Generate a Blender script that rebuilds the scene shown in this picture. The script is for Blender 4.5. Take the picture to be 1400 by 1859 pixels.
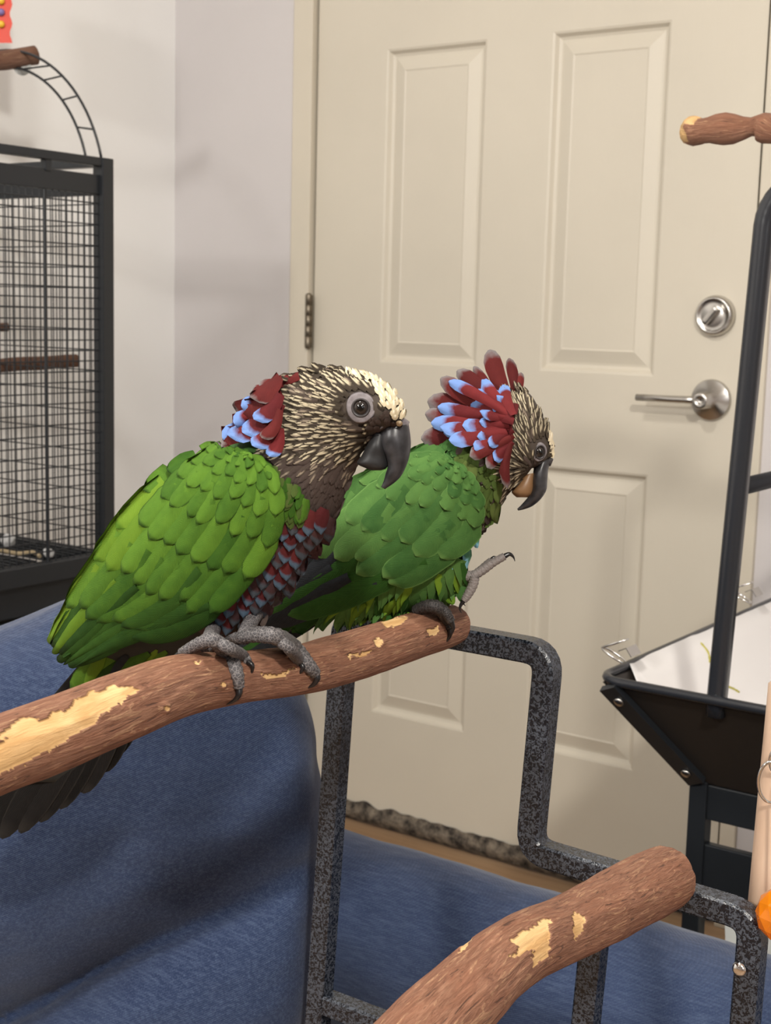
import bpy, bmesh, math, random
from mathutils import Vector, Matrix, noise
from mathutils.bvhtree import BVHTree
random.seed(7)
for o in list(bpy.data.objects): bpy.data.objects.remove(o)
scene = bpy.context.scene
COL = scene.collection

# ------------------------------------------------------------------ camera
F = 2518.6
CP = Vector((1.7507, -2.2312, 1.0488))
RT = Vector((0.817302, 0.575655, 0.025268)); UP = Vector((-0.103078, 0.102920, 0.989334)); FW = Vector((-0.566915, 0.811190, -0.143454))
cam = bpy.data.cameras.new('camera'); camo = bpy.data.objects.new('camera', cam); COL.objects.link(camo)
cam.sensor_fit = 'VERTICAL'; cam.sensor_height = 36.0; cam.sensor_width = 36.0
cam.lens = F / 1859.0 * 36.0
cam.clip_start = 0.02
B_ = -FW
camo.matrix_world = Matrix(((RT.x, UP.x, B_.x, CP.x), (RT.y, UP.y, B_.y, CP.y), (RT.z, UP.z, B_.z, CP.z), (0, 0, 0, 1)))
cam.dof.use_dof = True; cam.dof.focus_distance = 0.82; cam.dof.aperture_fstop = 24
scene.camera = camo

# ------------------------------------------------------------------ light
w = bpy.data.worlds.new('world'); scene.world = w; w.use_nodes = True
w.node_tree.nodes['Background'].inputs[0].default_value = (0.9, 0.95, 1.0, 1)
w.node_tree.nodes['Background'].inputs[1].default_value = 0.25
def area(name, loc, target, size, power, color):
    l = bpy.data.lights.new(name, 'AREA'); l.shape = 'DISK'; l.size = size; l.energy = power; l.color = color
    o = bpy.data.objects.new(name, l); COL.objects.link(o); o.location = loc
    o.rotation_euler = (Vector(target) - Vector(loc)).to_track_quat('-Z', 'Y').to_euler()
    return o
area('ceiling_lamp_light', (2.6, -2.9, 2.36), (1.2, -1.3, 0.7), 0.20, 40, (1.0, 0.95, 0.87))
area('unseen_low_light', (0.85, -3.35, 1.80), (0.2, -0.6, 1.1), 0.20, 19, (1.0, 0.97, 0.92))  # unseen lamp, placed so the cage darkens the lower left wall
area('second_ceiling_lamp_light', (0.95, -1.9, 2.42), (0.8, -1.3, 0.5), 0.22, 15, (1.0, 0.96, 0.90))
area('unseen_cool_fill', (3.6, -3.2, 1.6), (0.6, -0.8, 1.0), 1.1, 7, (0.94, 0.97, 1.0))  # added broad cool fill; the room has no window here
vs = scene.view_settings
vs.view_transform = 'Standard'; vs.look = 'None'; vs.exposure = 0.28; vs.gamma = 1.0; vs.use_curve_mapping = False

# ------------------------------------------------------------------ helpers
def ray(px, py): return FW + RT * ((px - 700) / F) - UP * ((py - 929.5) / F)
def at(px, py, d): return CP + ray(px, py) * d
def on(px, py, ax, val):
    d = ray(px, py); return CP + d * ((val - CP[ax]) / d[ax])
def pix(P):
    d = P - CP; z = d.dot(FW); return 700 + F * d.dot(RT) / z, 929.5 - F * d.dot(UP) / z, z
def lerp(a, b, t): return a + (b - a) * t
def catmull(pts, n):
    """interpolate a list of equal length tuples, n steps per span"""
    out = []; m = len(pts)
    for i in range(m - 1):
        p0 = pts[max(i - 1, 0)]; p1 = pts[i]; p2 = pts[i + 1]; p3 = pts[min(i + 2, m - 1)]
        for k in range(n):
            t = k / n; t2 = t * t; t3 = t2 * t
            out.append(tuple(0.5 * (2 * b + (c - a) * t + (2 * a - 5 * b + 4 * c - d) * t2 + (3 * b - a - 3 * c + d) * t3)
                             for a, b, c, d in zip(p0, p1, p2, p3)))
    out.append(tuple(pts[-1])); return out
def sample(curve, s):
    x = s * (len(curve) - 1); i = min(int(max(x, 0)), len(curve) - 2); t = x - i
    return tuple(lerp(a, b, t) for a, b in zip(curve[i], curve[i + 1]))
def inpoly(x, y, poly):
    c = False; j = len(poly) - 1
    for i in range(len(poly)):
        xi, yi = poly[i]; xj, yj = poly[j]
        if (yi > y) != (yj > y) and x < (xj - xi) * (y - yi) / (yj - yi) + xi: c = not c
        j = i
    return c
ORIG = {}
def origin_of(p):
    while p is not None and p.parent is not None: p = p.parent
    return ORIG.get(p.name, Vector((0, 0, 0))) if p is not None else Vector((0, 0, 0))
def tag(o, label=None, cat=None, group=None, kind=None):
    if label: o['label'] = label
    if cat: o['category'] = cat
    if group: o['group'] = group
    if kind: o['kind'] = kind
    return o
def empty(name, loc, label=None, cat=None, group=None, kind=None):
    o = bpy.data.objects.new(name, None); COL.objects.link(o); o.location = loc
    o.empty_display_size = 0.05; ORIG[o.name] = Vector(loc)
    return tag(o, label, cat, group, kind)
class MB:
    def __init__(s): s.v = []; s.f = []; s.m = []; s.uv = {}; s.sm = []; s.attr = None
    def add(s, vs_, fs, mi=0, uvs=None, smooth=True):
        b = len(s.v); s.v += [Vector(x) for x in vs_]
        for k, f in enumerate(fs):
            if uvs: s.uv[len(s.f)] = [uvs[i] for i in f]
            s.f.append([i + b for i in f]); s.m.append(mi); s.sm.append(smooth)
    def box(s, lo, hi, mi=0, M=None, bev=0.0):
        bm = bmesh.new(); bmesh.ops.create_cube(bm, size=1)
        for v in bm.verts:
            v.co = Vector([lerp(lo[i], hi[i], v.co[i] + .5) for i in range(3)])
        if bev > 0: bmesh.ops.bevel(bm, geom=list(bm.edges), offset=bev, segments=2, affect='EDGES', profile=.6)
        bm.verts.index_update()
        vs_ = [(M @ v.co if M else v.co.copy()) for v in bm.verts]
        s.add(vs_, [[v.index for v in f.verts] for f in bm.faces], mi, smooth=False); bm.free()
    def grid(s, rows, mi=0, uvs=None, close=False, smooth=True):
        n = len(rows[0]); vs_ = [p for r in rows for p in r]; fs = []
        for i in range(len(rows) - 1):
            for j in range(n if close else n - 1):
                k = (j + 1) % n
                fs.append([i * n + j, i * n + k, (i + 1) * n + k, (i + 1) * n + j])
        s.add(vs_, fs, mi, uvs, smooth)
    def loft(s, rings, mi=0, caps=True, uvs=None, smooth=True):
        b = len(s.v); n = len(rings[0]); s.grid(rings, mi, uvs, True, smooth)
        if caps:
            for r, rev in ((0, True), (len(rings) - 1, False)):
                c = sum((Vector(p) for p in rings[r]), Vector()) / n
                s.v.append(c); ci = len(s.v) - 1
                for j in range(n):
                    k = (j + 1) % n; a = b + r * n + j; d = b + r * n + k
                    s.f.append([d, a, ci] if rev else [a, d, ci]); s.m.append(mi); s.sm.append(smooth)
    def tube(s, path, rad, n=10, mi=0, caps=True, closed=False):
        path = [Vector(p) for p in path]; m = len(path); rings = []
        prev = None
        for i in range(m):
            if closed: t = path[(i + 1) % m] - path[i - 1]
            else: t = path[min(i + 1, m - 1)] - path[max(i - 1, 0)]
            t.normalize()
            if prev is None:
                a = Vector((0, 0, 1)) if abs(t.z) < .9 else Vector((1, 0, 0)); nrm = (a - t * a.dot(t)).normalized()
            else: nrm = (prev - t * prev.dot(t)).normalized()
            prev = nrm; bn = t.cross(nrm)
            r = rad[i] if isinstance(rad, (list, tuple)) else rad
            rings.append([path[i] + (nrm * math.cos(2 * math.pi * k / n) + bn * math.sin(2 * math.pi * k / n)) * r for k in range(n)])
        if closed: rings.append(rings[0]); caps = False
        s.loft(rings, mi, caps)
    def lathe(s, c, ax, prof, n=28, mi=0):
        ax = Vector(ax).normalized(); a = Vector((0, 0, 1)) if abs(ax.z) < .9 else Vector((1, 0, 0))
        e1 = (a - ax * a.dot(ax)).normalized(); e2 = ax.cross(e1); c = Vector(c)
        s.loft([[c + ax * h + (e1 * math.cos(2 * math.pi * k / n) + e2 * math.sin(2 * math.pi * k / n)) * r for k in range(n)] for r, h in prof], mi, True)
    def build(s, name, mats, parent=None, label=None, cat=None, group=None, kind=None):
        o0 = origin_of(parent)
        me = bpy.data.meshes.new(name); me.from_pydata([v - o0 for v in s.v], [], s.f)
        if not isinstance(mats, (list, tuple)): mats = [mats]
        for m in mats: me.materials.append(m)
        me.polygons.foreach_set('material_index', s.m); me.polygons.foreach_set('use_smooth', s.sm)
        if s.uv:
            ul = me.uv_layers.new(name='UVMap')
            for pi, uv in s.uv.items():
                p = me.polygons[pi]
                for li, q in zip(p.loop_indices, uv): ul.data[li].uv = q
        if s.attr:
            a = me.attributes.new('peel', 'FLOAT', 'POINT'); a.data.foreach_set('value', s.attr + [0.0] * (len(s.v) - len(s.attr)))
        me.update()
        o = bpy.data.objects.new(name, me); COL.objects.link(o)
        if parent: o.parent = parent
        return tag(o, label, cat, group, kind)

# ------------------------------------------------------------------ materials
def mat(name, col=(.8, .8, .8), rough=.5, metal=0.0, spec=.5):
    m = bpy.data.materials.new(name); m.use_nodes = True; b = m.node_tree.nodes['Principled BSDF']
    b.inputs['Base Color'].default_value = (*col, 1); b.inputs['Roughness'].default_value = rough
    b.inputs['Metallic'].default_value = metal; b.inputs['Specular IOR Level'].default_value = spec
    return m
class NT:
    def __init__(s, m): s.t = m.node_tree; s.b = s.t.nodes['Principled BSDF']
    def n(s, typ, **kw):
        x = s.t.nodes.new(typ)
        for k, v in kw.items():
            if k.startswith('i_'):
                key = k[2:]; x.inputs[int(key) if key.isdigit() else key.replace('_', ' ')].default_value = v
            else: setattr(x, k, v)
        return x
    def l(s, a, b): s.t.links.new(a, b)
    def ramp(s, fac, stops, interp='LINEAR'):
        r = s.n('ShaderNodeValToRGB'); r.color_ramp.interpolation = interp
        while len(r.color_ramp.elements) < len(stops): r.color_ramp.elements.new(.5)
        for e, (p, c) in zip(r.color_ramp.elements, stops): e.position = p; e.color = (*c, 1) if len(c) == 3 else c
        if fac is not None: s.l(fac, r.inputs[0])
        return r.outputs[0]
    def noise(s, vec, scale, detail=3, rough=.5, dist=0.0):
        x = s.n('ShaderNodeTexNoise'); x.inputs['Scale'].default_value = scale; x.inputs['Detail'].default_value = detail
        x.inputs['Roughness'].default_value = rough; x.inputs['Distortion'].default_value = dist
        if vec is not None: s.l(vec, x.inputs['Vector'])
        return x.outputs[0]
    def coord(s, out='Object', scale=None, rot=None):
        c = s.n('ShaderNodeTexCoord').outputs[out]
        if scale or rot:
            m = s.n('ShaderNodeMapping')
            if scale: m.inputs['Scale'].default_value = scale
            if rot: m.inputs['Rotation'].default_value = rot
            s.l(c, m.inputs[0]); c = m.outputs[0]
        return c
    def math(s, op, a, b=None, c=None):
        x = s.n('ShaderNodeMath', operation=op)
        for i, q in enumerate((a, b, c)):
            if q is None: continue
            if isinstance(q, (int, float)): x.inputs[i].default_value = q
            else: s.l(q, x.inputs[i])
        return x.outputs[0]
    def mix(s, fac, a, b, typ='MIX'):
        x = s.n('ShaderNodeMix', data_type='RGBA', blend_type=typ)
        for i, q in ((0, fac), (6, a), (7, b)):
            if isinstance(q, (int, float)): x.inputs[i].default_value = q
            elif isinstance(q, tuple): x.inputs[i].default_value = (*q, 1) if len(q) == 3 else q
            else: s.l(q, x.inputs[i])
        return x.outputs[2]
    def col(s, c): s.l(c, s.b.inputs['Base Color'])
    def bump(s, h, strength=.3, dist=.001):
        x = s.n('ShaderNodeBump'); x.inputs['Strength'].default_value = strength; x.inputs['Distance'].default_value = dist
        s.l(h, x.inputs['Height']); s.l(x.outputs[0], s.b.inputs['Normal'])
def painted(name, c, rough=.55, var=.06, grain=None):
    m = mat(name, c, rough); t = NT(m)
    n = t.noise(t.coord(), 2.5, 4)
    t.col(t.ramp(n, [(.3, tuple(x * (1 - var) for x in c)), (.7, tuple(min(1, x * (1 + var)) for x in c))]))
    if grain: t.bump(t.noise(t.coord(scale=grain), 1.0, 5, .6), .18, .002)
    else: t.bump(t.noise(t.coord(), 180, 3), .08, .001)
    return m
M = {}
M['door'] = painted('door_paint', (.63, .58, .485), .42, .04, (220, 220, 9))
M['trim'] = painted('trim_paint', (.63, .575, .475), .4, .04)
M['wall_white'] = painted('white_wall_paint', (.89, .885, .87), .32, .02)
M['wall_grey'] = painted('lilac_grey_wall_paint', (.62, .59, .59), .6, .03)
M['ceiling'] = painted('ceiling_paint', (.8, .79, .76), .8, .02)
def _floor():
    m = mat('tan_floor', (.35, .22, .12), .45); t = NT(m)
    n = t.noise(t.coord(scale=(3, 40, 1)), 1.0, 5); t.col(t.ramp(n, [(.3, (.27, .16, .085)), (.7, (.40, .26, .15))]))
    return m
M['floor'] = _floor()
def _black(name, c=(.012, .014, .017), r=.38):
    m = mat(name, c, r); t = NT(m); t.bump(t.noise(t.coord(), 500, 2), .1, .0005); return m
M['black'] = _black('black_powder_coat')
M['black_gloss'] = _black('black_gloss_tube', (.02, .022, .027), .24)
M['brown_panel'] = _black('dark_brown_panel', (.022, .017, .014), .5)
M['steel'] = mat('brushed_nickel', (.55, .53, .50), .27, 1.0)
M['chrome'] = mat('chrome', (.75, .74, .72), .14, 1.0)
M['hinge'] = mat('aged_hinge_metal', (.20, .17, .13), .4, .9)
M['paper'] = painted('white_paper', (.80, .78, .77), .7, .02)
M['white_plastic'] = mat('white_plastic', (.66, .68, .66), .4)
def _sweep():
    m = mat('grimy_door_sweep', (.3, .26, .22), .95); t = NT(m)
    a = t.noise(t.coord(scale=(1, 1, 1)), 42, 5, .65); t.col(t.ramp(a, [(.38, (.020, .016, .013)), (.50, (.11, .09, .07)), (.64, (.23, .19, .145))]))
    t.bump(t.noise(t.coord(scale=(1, 1, .5)), 220, 4), .8, .004); return m
M['sweep'] = _sweep()
def _hammer():
    m = mat('hammertone_coat', (.05, .06, .08), .35); t = NT(m)
    n = t.noise(t.coord(), 470, 1.2, .5, 1.2)
    t.col(t.ramp(n, [(.46, (.005, .007, .012)), (.57, (.062, .072, .092))])); t.bump(n, .35, .0008)
    t.l(t.ramp(n, [(.45, (.22, .22, .22)), (.6, (.42, .42, .42))]), t.b.inputs['Roughness']); return m
M['hammer'] = _hammer()
def _denim():
    m = mat('blue_denim', (.05, .08, .17), .92, 0, .2); t = NT(m)
    dp = t.n('ShaderNodeVectorMath', operation='DOT_PRODUCT'); t.l(t.coord(), dp.inputs[0]); dp.inputs[1].default_value = (-.36, -.25, .90)
    cx_ = t.n('ShaderNodeCombineXYZ'); t.l(dp.outputs['Value'], cx_.inputs[0])
    wv = t.n('ShaderNodeTexWave', wave_type='BANDS', bands_direction='X'); wv.inputs['Scale'].default_value = 210
    wv.inputs['Distortion'].default_value = 0; t.l(cx_.outputs[0], wv.inputs['Vector'])
    thread = t.noise(t.coord(scale=(55, 480, 480), rot=(0, math.radians(-32), math.radians(25))), 1.0, 4, .6)
    speck = t.noise(t.coord(), 900, 3, .7)
    big = t.noise(t.coord(), 7, 4)
    base = t.ramp(big, [(.3, (.014, .026, .068)), (.7, (.032, .051, .110))])
    lt = t.mix(t.ramp(thread, [(.45, (0, 0, 0)), (.75, (.5, .5, .5))]), base, (.090, .125, .21))
    lt = t.mix(t.ramp(speck, [(.52, (0, 0, 0)), (.75, (.55, .55, .55))]), lt, (.12, .16, .25))
    t.col(t.mix(t.math('MULTIPLY', wv.outputs['Fac'], .22), lt, (.014, .022, .058)))
    h = t.math('ADD', t.math('MULTIPLY', wv.outputs['Fac'], .08), t.math('MULTIPLY', t.noise(t.coord(), 16, 4), 2.0))
    t.bump(h, .4, .004); t.b.inputs['Sheen Weight'].default_value = .2; return m
M['denim'] = _denim()
def _bark(name, dark=1.0):
    m = mat(name, (.3, .15, .09), .62); t = NT(m); d = dark
    uv = t.n('ShaderNodeUVMap').outputs[0]
    def mp(x, y):
        q = t.n('ShaderNodeMapping'); q.inputs['Scale'].default_value = (x, y, 1); t.l(uv, q.inputs[0]); return q.outputs[0]
    fib = t.noise(mp(5, 11), 2.0, 7, .66, 1.6)          # long fibres
    blot = t.noise(mp(5, 3.5), 1.2, 4, .55, .8)           # broad tone
    lay = t.noise(mp(5, 9), 1.3, 4, .55, 2.2)          # flaking layers
    base = t.ramp(fib, [(.30, (.135 * d, .055 * d, .032 * d)), (.45, (.28 * d, .125 * d, .072 * d)), (.58, (.38 * d, .19 * d, .115 * d)), (.75, (.52 * d, .29 * d, .18 * d))])
    base = t.mix(t.ramp(blot, [(.35, (0, 0, 0)), (.65, (.6, .6, .6))]), base, (.34 * d, .145 * d, .082 * d))
    base = t.mix(t.ramp(lay, [(.60, (0, 0, 0)), (.64, (.75, .75, .75)), (.67, (.25, .25, .25))]), base, (.62 * d, .37 * d, .21 * d))
    base = t.mix(t.ramp(lay, [(.33, (.8, .8, .8)), (.37, (0, 0, 0))]), base, (.075 * d, .032 * d, .02 * d))
    pe = t.n('ShaderNodeAttribute', attribute_name='peel').outputs['Fac']
    pale = t.ramp(blot, [(.35, (.62, .36, .145)), (.62, (.80, .53, .25))])
    t.col(t.mix(t.ramp(pe, [(.45, (0, 0, 0)), (.55, (1, 1, 1))]), base, pale))
    keep = t.math('SUBTRACT', 1.0, t.math('MULTIPLY', pe, .75))
    t.bump(t.math('MULTIPLY', t.math('ADD', t.math('ADD', fib, t.math('MULTIPLY', lay, .7)), t.math('MULTIPLY', pe, 0.0)), keep), .8, .004); return m
M['bark'] = _bark('peeling_bark'); M['dark_bark'] = _bark('dark_bark', .55)
def _endgrain():
    m = mat('end_grain', (.55, .32, .18), .7); t = NT(m)
    t.col(t.ramp(t.noise(t.coord(), 160, 4), [(.35, (.33, .17, .09)), (.65, (.66, .42, .24))])); return m
M['endgrain'] = _endgrain()
def _dowel():
    m = mat('sanded_dowel_wood', (.7, .5, .36), .5); t = NT(m)
    t.col(t.ramp(t.noise(t.coord(scale=(60, 60, 5)), 1, 4), [(.3, (.50, .34, .24)), (.7, (.62, .46, .34))])); return m
M['dowel'] = _dowel()
def _amber():
    m = mat('orange_acrylic', (.95, .30, .01), .08); m.node_tree.nodes['Principled BSDF'].inputs['Transmission Weight'].default_value = .45; return m
M['amber'] = _amber()
for k, c in dict(red=(.62, .06, .035), yellow=(.80, .48, .04), purple=(.20, .15, .36)).items(): M['toy_' + k] = mat('toy_' + k, c, .45)
M['straw'] = mat('dry_straw', (.42, .33, .20), .8)
M['fluff'] = mat('white_down', (.6, .6, .6), .9)

# feathers: UV u across, v along
def feather_mat(name, stops, tip=None, tipv=.7, edge=None, streak=None, rough=.8, var=.18, soft=.06, sheen=0.0):
    m = mat(name, stops[0], rough, 0, .14); t = NT(m)
    uv = t.n('ShaderNodeUVMap').outputs[0]; sp = t.n('ShaderNodeSeparateXYZ'); t.l(uv, sp.inputs[0])
    u, v = sp.outputs[0], sp.outputs[1]
    au = t.math('MULTIPLY', t.math('ABSOLUTE', t.math('SUBTRACT', u, .5)), 2.0)
    rnd = t.n('ShaderNodeObjectInfo').outputs['Random']
    wob = t.noise(t.coord(), 140, 3)
    f = t.math('ADD', t.math('MULTIPLY', rnd, .55), t.math('MULTIPLY', wob, .45))
    c = t.ramp(f, [(.2, stops[0]), (.8, stops[1])])
    # barbs: fine slanted lines
    br = t.n('ShaderNodeTexWave', wave_type='BANDS', bands_direction='Y'); br.inputs['Scale'].default_value = 9; br.inputs['Distortion'].default_value = 1.0
    cb = t.n('ShaderNodeCombineXYZ'); t.l(t.math('SUBTRACT', v, t.math('MULTIPLY', au, .28)), cb.inputs[1]); t.l(rnd, cb.inputs[0]); t.l(cb.outputs[0], br.inputs['Vector'])
    c = t.mix(t.math('MULTIPLY', br.outputs['Fac'], .16), c, tuple(x * .45 for x in stops[0]))
    vv = t.math('ADD', v, t.math('MULTIPLY', t.math('SUBTRACT', wob, .5), .25))
    if edge is not None:
        c = t.mix(t.ramp(t.math('MAXIMUM', au, t.math('MULTIPLY', t.math('SUBTRACT', v, .45), 1.85)), [(.86, (0, 0, 0)), (.97, (.8, .8, .8))]), c, edge)
    if tip is not None:
        ed = t.math('ADD', vv, t.math('MULTIPLY', t.math('POWER', au, 3.0), .10))
        c = t.mix(t.ramp(ed, [(tipv - soft, (0, 0, 0)), (tipv + soft, (1, 1, 1))]), c, tip)
    if streak is not None:
        sk = t.math('MULTIPLY', t.ramp(au, [(.16, (1, 1, 1)), (.42, (0, 0, 0))]), t.ramp(v, [(.36, (0, 0, 0)), (.58, (1, 1, 1))]))
        c = t.mix(sk, c, streak)
    t.col(c); t.bump(br.outputs['Fac'], .22, .0006)
    # central shaft
    return m
M['green'] = feather_mat('bright_green_feather', [(.034, .094, .010), (.098, .205, .020)], edge=(.016, .045, .005))  # dark rim paints the shade between overlapping feathers
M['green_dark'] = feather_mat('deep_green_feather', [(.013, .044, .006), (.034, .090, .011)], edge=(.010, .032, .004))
M['green_lime'] = feather_mat('lime_green_feather', [(.095, .185, .014), (.155, .265, .022)], edge=(.05, .13, .008))
M['green2'] = feather_mat('cool_green_feather', [(.034, .098, .022), (.084, .182, .042)], edge=(.115, .225, .060))
M['green2_dark'] = feather_mat('deep_cool_green_feather', [(.012, .046, .007), (.030, .095, .014)], edge=(.04, .11, .02))
M['flight'] = feather_mat('black_flight_feather', [(.012, .014, .016), (.030, .034, .042)])
M['tail'] = feather_mat('charcoal_tail_feather', [(.005, .005, .005), (.013, .012, .012)], edge=(.024, .022, .020))
M['crest'] = feather_mat('crimson_crest_feather', [(.085, .011, .013), (.165, .020, .021)], tip=(.15, .25, .52), tipv=.82)
M['crest_plain'] = feather_mat('dark_crimson_feather', [(.075, .011, .011), (.135, .019, .017)], tip=(.17, .15, .15), tipv=.93)
M['breast'] = feather_mat('red_breast_feather', [(.085, .016, .018), (.145, .028, .028)], tip=(.085, .130, .185), tipv=.74)
M['breast_dull'] = feather_mat('mauve_breast_feather', [(.055, .028, .030), (.085, .040, .040)], tip=(.065, .075, .090), tipv=.74)
M['teal'] = feather_mat('teal_breast_feather', [(.06, .20, .10), (.12, .27, .20)], tip=(.17, .36, .42), tipv=.6)
M['streak'] = feather_mat('streaked_head_feather', [(.034, .026, .019), (.072, .056, .040)], streak=(.50, .43, .30))
M['streak_soft'] = feather_mat('soft_streaked_feather', [(.060, .045, .036), (.098, .074, .060)], streak=(.26, .21, .155))
M['throat'] = feather_mat('brown_throat_feather', [(.055, .039, .033), (.092, .067, .057)])
M['cream'] = feather_mat('cream_forehead_feather', [(.62, .52, .34), (.74, .64, .46)], streak=(.80, .73, .58))
M['olive'] = feather_mat('olive_neck_feather', [(.060, .095, .020), (.115, .155, .040)], edge=(.05, .07, .02))
M['b_green'] = mat('green_down', (.030, .105, .010), .8); M['b_brown'] = mat('brown_down', (.06, .045, .034), .8)
M['b_red'] = mat('maroon_down', (.06, .03, .032), .8); M['b_black'] = mat('black_and_shaded_down', (.012, .013, .012), .8)
def _beak():
    m = mat('grey_black_beak', (.03, .03, .034), .38); t = NT(m)
    t.col(t.ramp(t.noise(t.coord(), 130, 4), [(.35, (.014, .014, .016)), (.68, (.052, .051, .056))])); t.bump(t.noise(t.coord(), 260, 3), .15, .0005); return m
M['beak'] = _beak()
M['beak_shaded'] = mat('shaded_mandible', (.014, .014, .015), .5)  # mandible darkened in colour for the shade below the upper beak
M['beak_lower2'] = mat('horn_brown_mandible', (.22, .12, .055), .45)
def _foot(name, a, b, c):
    m = mat(name, b, .6); t = NT(m)
    vo = t.n('ShaderNodeTexVoronoi', feature='DISTANCE_TO_EDGE'); vo.inputs['Scale'].default_value = 520; t.l(t.coord(), vo.inputs['Vector'])
    t.col(t.ramp(vo.outputs['Distance'], [(.0, c), (.05, b), (.16, a)])); t.bump(vo.outputs['Distance'], .5, .001); return m
M['foot'] = _foot('grey_scaly_skin', (.070, .066, .070), (.11, .10, .102), (.30, .28, .275))
M['foot_dark'] = _foot('dark_scaly_skin', (.022, .02, .02), (.035, .03, .03), (.10, .09, .085))
M['foot_pale'] = _foot('pale_scaly_skin', (.20, .175, .165), (.26, .23, .215), (.09, .075, .07))
M['claw'] = mat('black_claw', (.012, .011, .012), .28)
def _skin():
    m = mat('lilac_grey_eye_skin', (.27, .24, .245), .6); t = NT(m)
    t.col(t.ramp(t.noise(t.coord(), 300, 4), [(.3, (.14, .122, .128)), (.7, (.25, .225, .232))])); t.bump(t.noise(t.coord(), 900, 3), .3, .0006); return m
M['eye_skin'] = _skin()
M['iris'] = mat('brown_iris', (.022, .017, .015), .05); M['pupil'] = mat('pupil', (.003, .003, .003), .04); M['lid'] = mat('dark_eyelid', (.035, .03, .03), .45)

# ------------------------------------------------------------------ the room
XL, XR, YF, ZC = -0.383, 3.9, -4.6, 2.44
W = 0.914
def struct(name, mb, m, parent=None):
    return mb.build(name, m, parent, kind=None if parent else 'structure')
mb = MB(); mb.box((XL - .1, YF - .1, -.1), (XR + .1, .1, 0)); struct('floor', mb, M['floor'])
mb = MB(); mb.box((XL - .1, YF - .1, ZC), (XR + .1, .1, ZC + .1)); struct('ceiling', mb, M['ceiling'])
mb = MB(); mb.box((XL - .1, YF, 0), (XL, 0, ZC)); struct('wall_left', mb, M['wall_white'])
mb = MB(); mb.box((XR, YF, 0), (XR + .1, 0, ZC)); struct('wall_right', mb, M['wall_grey'])
mb = MB(); mb.box((XL - .1, YF - .1, 0), (XR + .1, YF, ZC)); struct('wall_front', mb, M['wall_grey'])
mb = MB(); mb.box((XL - .1, 0, 0), (-.02, .1, ZC)); mb.box((W + .02, 0, 0), (XR + .1, .1, ZC)); mb.box((-.02, 0, 2.06), (W + .02, .1, ZC)); struct('wall_back', mb, M['wall_grey'])
mb = MB(); mb.box((-.052, -.012, 0), (-.004, 0.06, 2.05), bev=.002); struct('trim_1', mb, M['trim'])
mb = MB(); mb.box((W + .006, -.010, 0), (W + .034, .06, 2.05), bev=.002); struct('trim_2', mb, M['trim'])
mb = MB(); mb.box((-.052, -.012, 2.05), (W + .034, .06, 2.10), bev=.002); struct('trim_3', mb, M['trim'])
mb = MB(); mb.box((XL, -.010, 0), (-.055, 0, .09), bev=.002); struct('baseboard_back', mb, M['trim'])
mb = MB(); mb.box((XL, YF, 0), (XL + .010, 0, .09), bev=.002); struct('baseboard_left', mb, M['trim'])

# six panel door
door = empty('door_1', (W / 2, .02, .01), kind='structure')
xs = [0, .1668, .3887, .5233, .7470, W]; zs = [.012, .2410, .7775, .9482, 1.5410, 1.655, 1.905, 2.032]
mb = MB()
Yd = 0.002
def quad(mb, x0, x1, z0, z1, y): mb.add([(x0, y, z0), (x1, y, z0), (x1, y, z1), (x0, y, z1)], [[0, 1, 2, 3]], smooth=False)
holes = {(1, 1), (3, 1), (1, 3), (3, 3), (1, 5), (3, 5)}
for i in range(5):
    for j in range(7):
        if (i, j) not in holes: quad(mb, xs[i], xs[i + 1], zs[j], zs[j + 1], Yd)
mb.box((0, Yd + .012, .012), (W, .045, 2.032))
for a in (0, W - .001): mb.box((a, Yd, .012), (a + .001, .02, 2.032))
mb.box((0, Yd, .012), (W, .02, .013)); mb.box((0, Yd, 2.031), (W, .02, 2.032))
mb.build('slab', M['door'], door)
PROF = [(0, 0), (.004, .0015), (.009, .0085), (.014, .0105), (.018, .0100), (.040, .0030), (.043, .0042), (.047, .0042)]
for (i, j) in sorted(holes):
    mb = MB(); x0, x1, z0, z1 = xs[i], xs[i + 1], zs[j], zs[j + 1]
    rings = [[(x0 + d, Yd + y, z0 + d), (x1 - d, Yd + y, z0 + d), (x1 - d, Yd + y, z1 - d), (x0 + d, Yd + y, z1 - d)] for d, y in PROF]
    mb.grid(rings, close=True, smooth=False); d, y = PROF[-1]; quad(mb, x0 + d, x1 - d, z0 + d, z1 - d, Yd + y)
    mb.build('panel', M['door'], door)
mb = MB(); n = 120
rows = []
for k in range(9):
    a = k / 8; rows.append([(W * (.005 + .99 * i / n), Yd - .002 - .010 * math.sin(math.pi * a) - .004 * noise.noise((i * .3, k, 0)), .004 + (.040 + .008 * noise.noise((i * .22, 5, 1))) * a) for i in range(n + 1)])
mb.grid(rows); mb.build('door_sweep', M['sweep'], door, label='grimy draught strip along the foot of the door')
for hz in (.985, .25, 1.78):
    hp = MB(); hc = on(561, 583, 1, -.012) if hz == .985 else Vector((-.002, -.012, hz)); h0 = .052
    hp.lathe((hc.x, -.014, hc.z - h0), (0, 0, 1), [(.002, -.004), (.0055, -.002), (.0065, 0), (.0065, .02), (.0058, .0205), (.0065, .021), (.0065, .041), (.0058, .0415), (.0065, .042), (.0065, .062), (.0058, .0625), (.0065, .063), (.0065, .083), (.0058, .0835), (.0065, .084), (.0065, .104), (.0055, .106), (.002, .108)], 16)
    hp.box((hc.x - .010, -.0125, hc.z - h0), (hc.x + .008, -.0105, hc.z + h0)); hp.build('hinge', M['hinge'], door)
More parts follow.
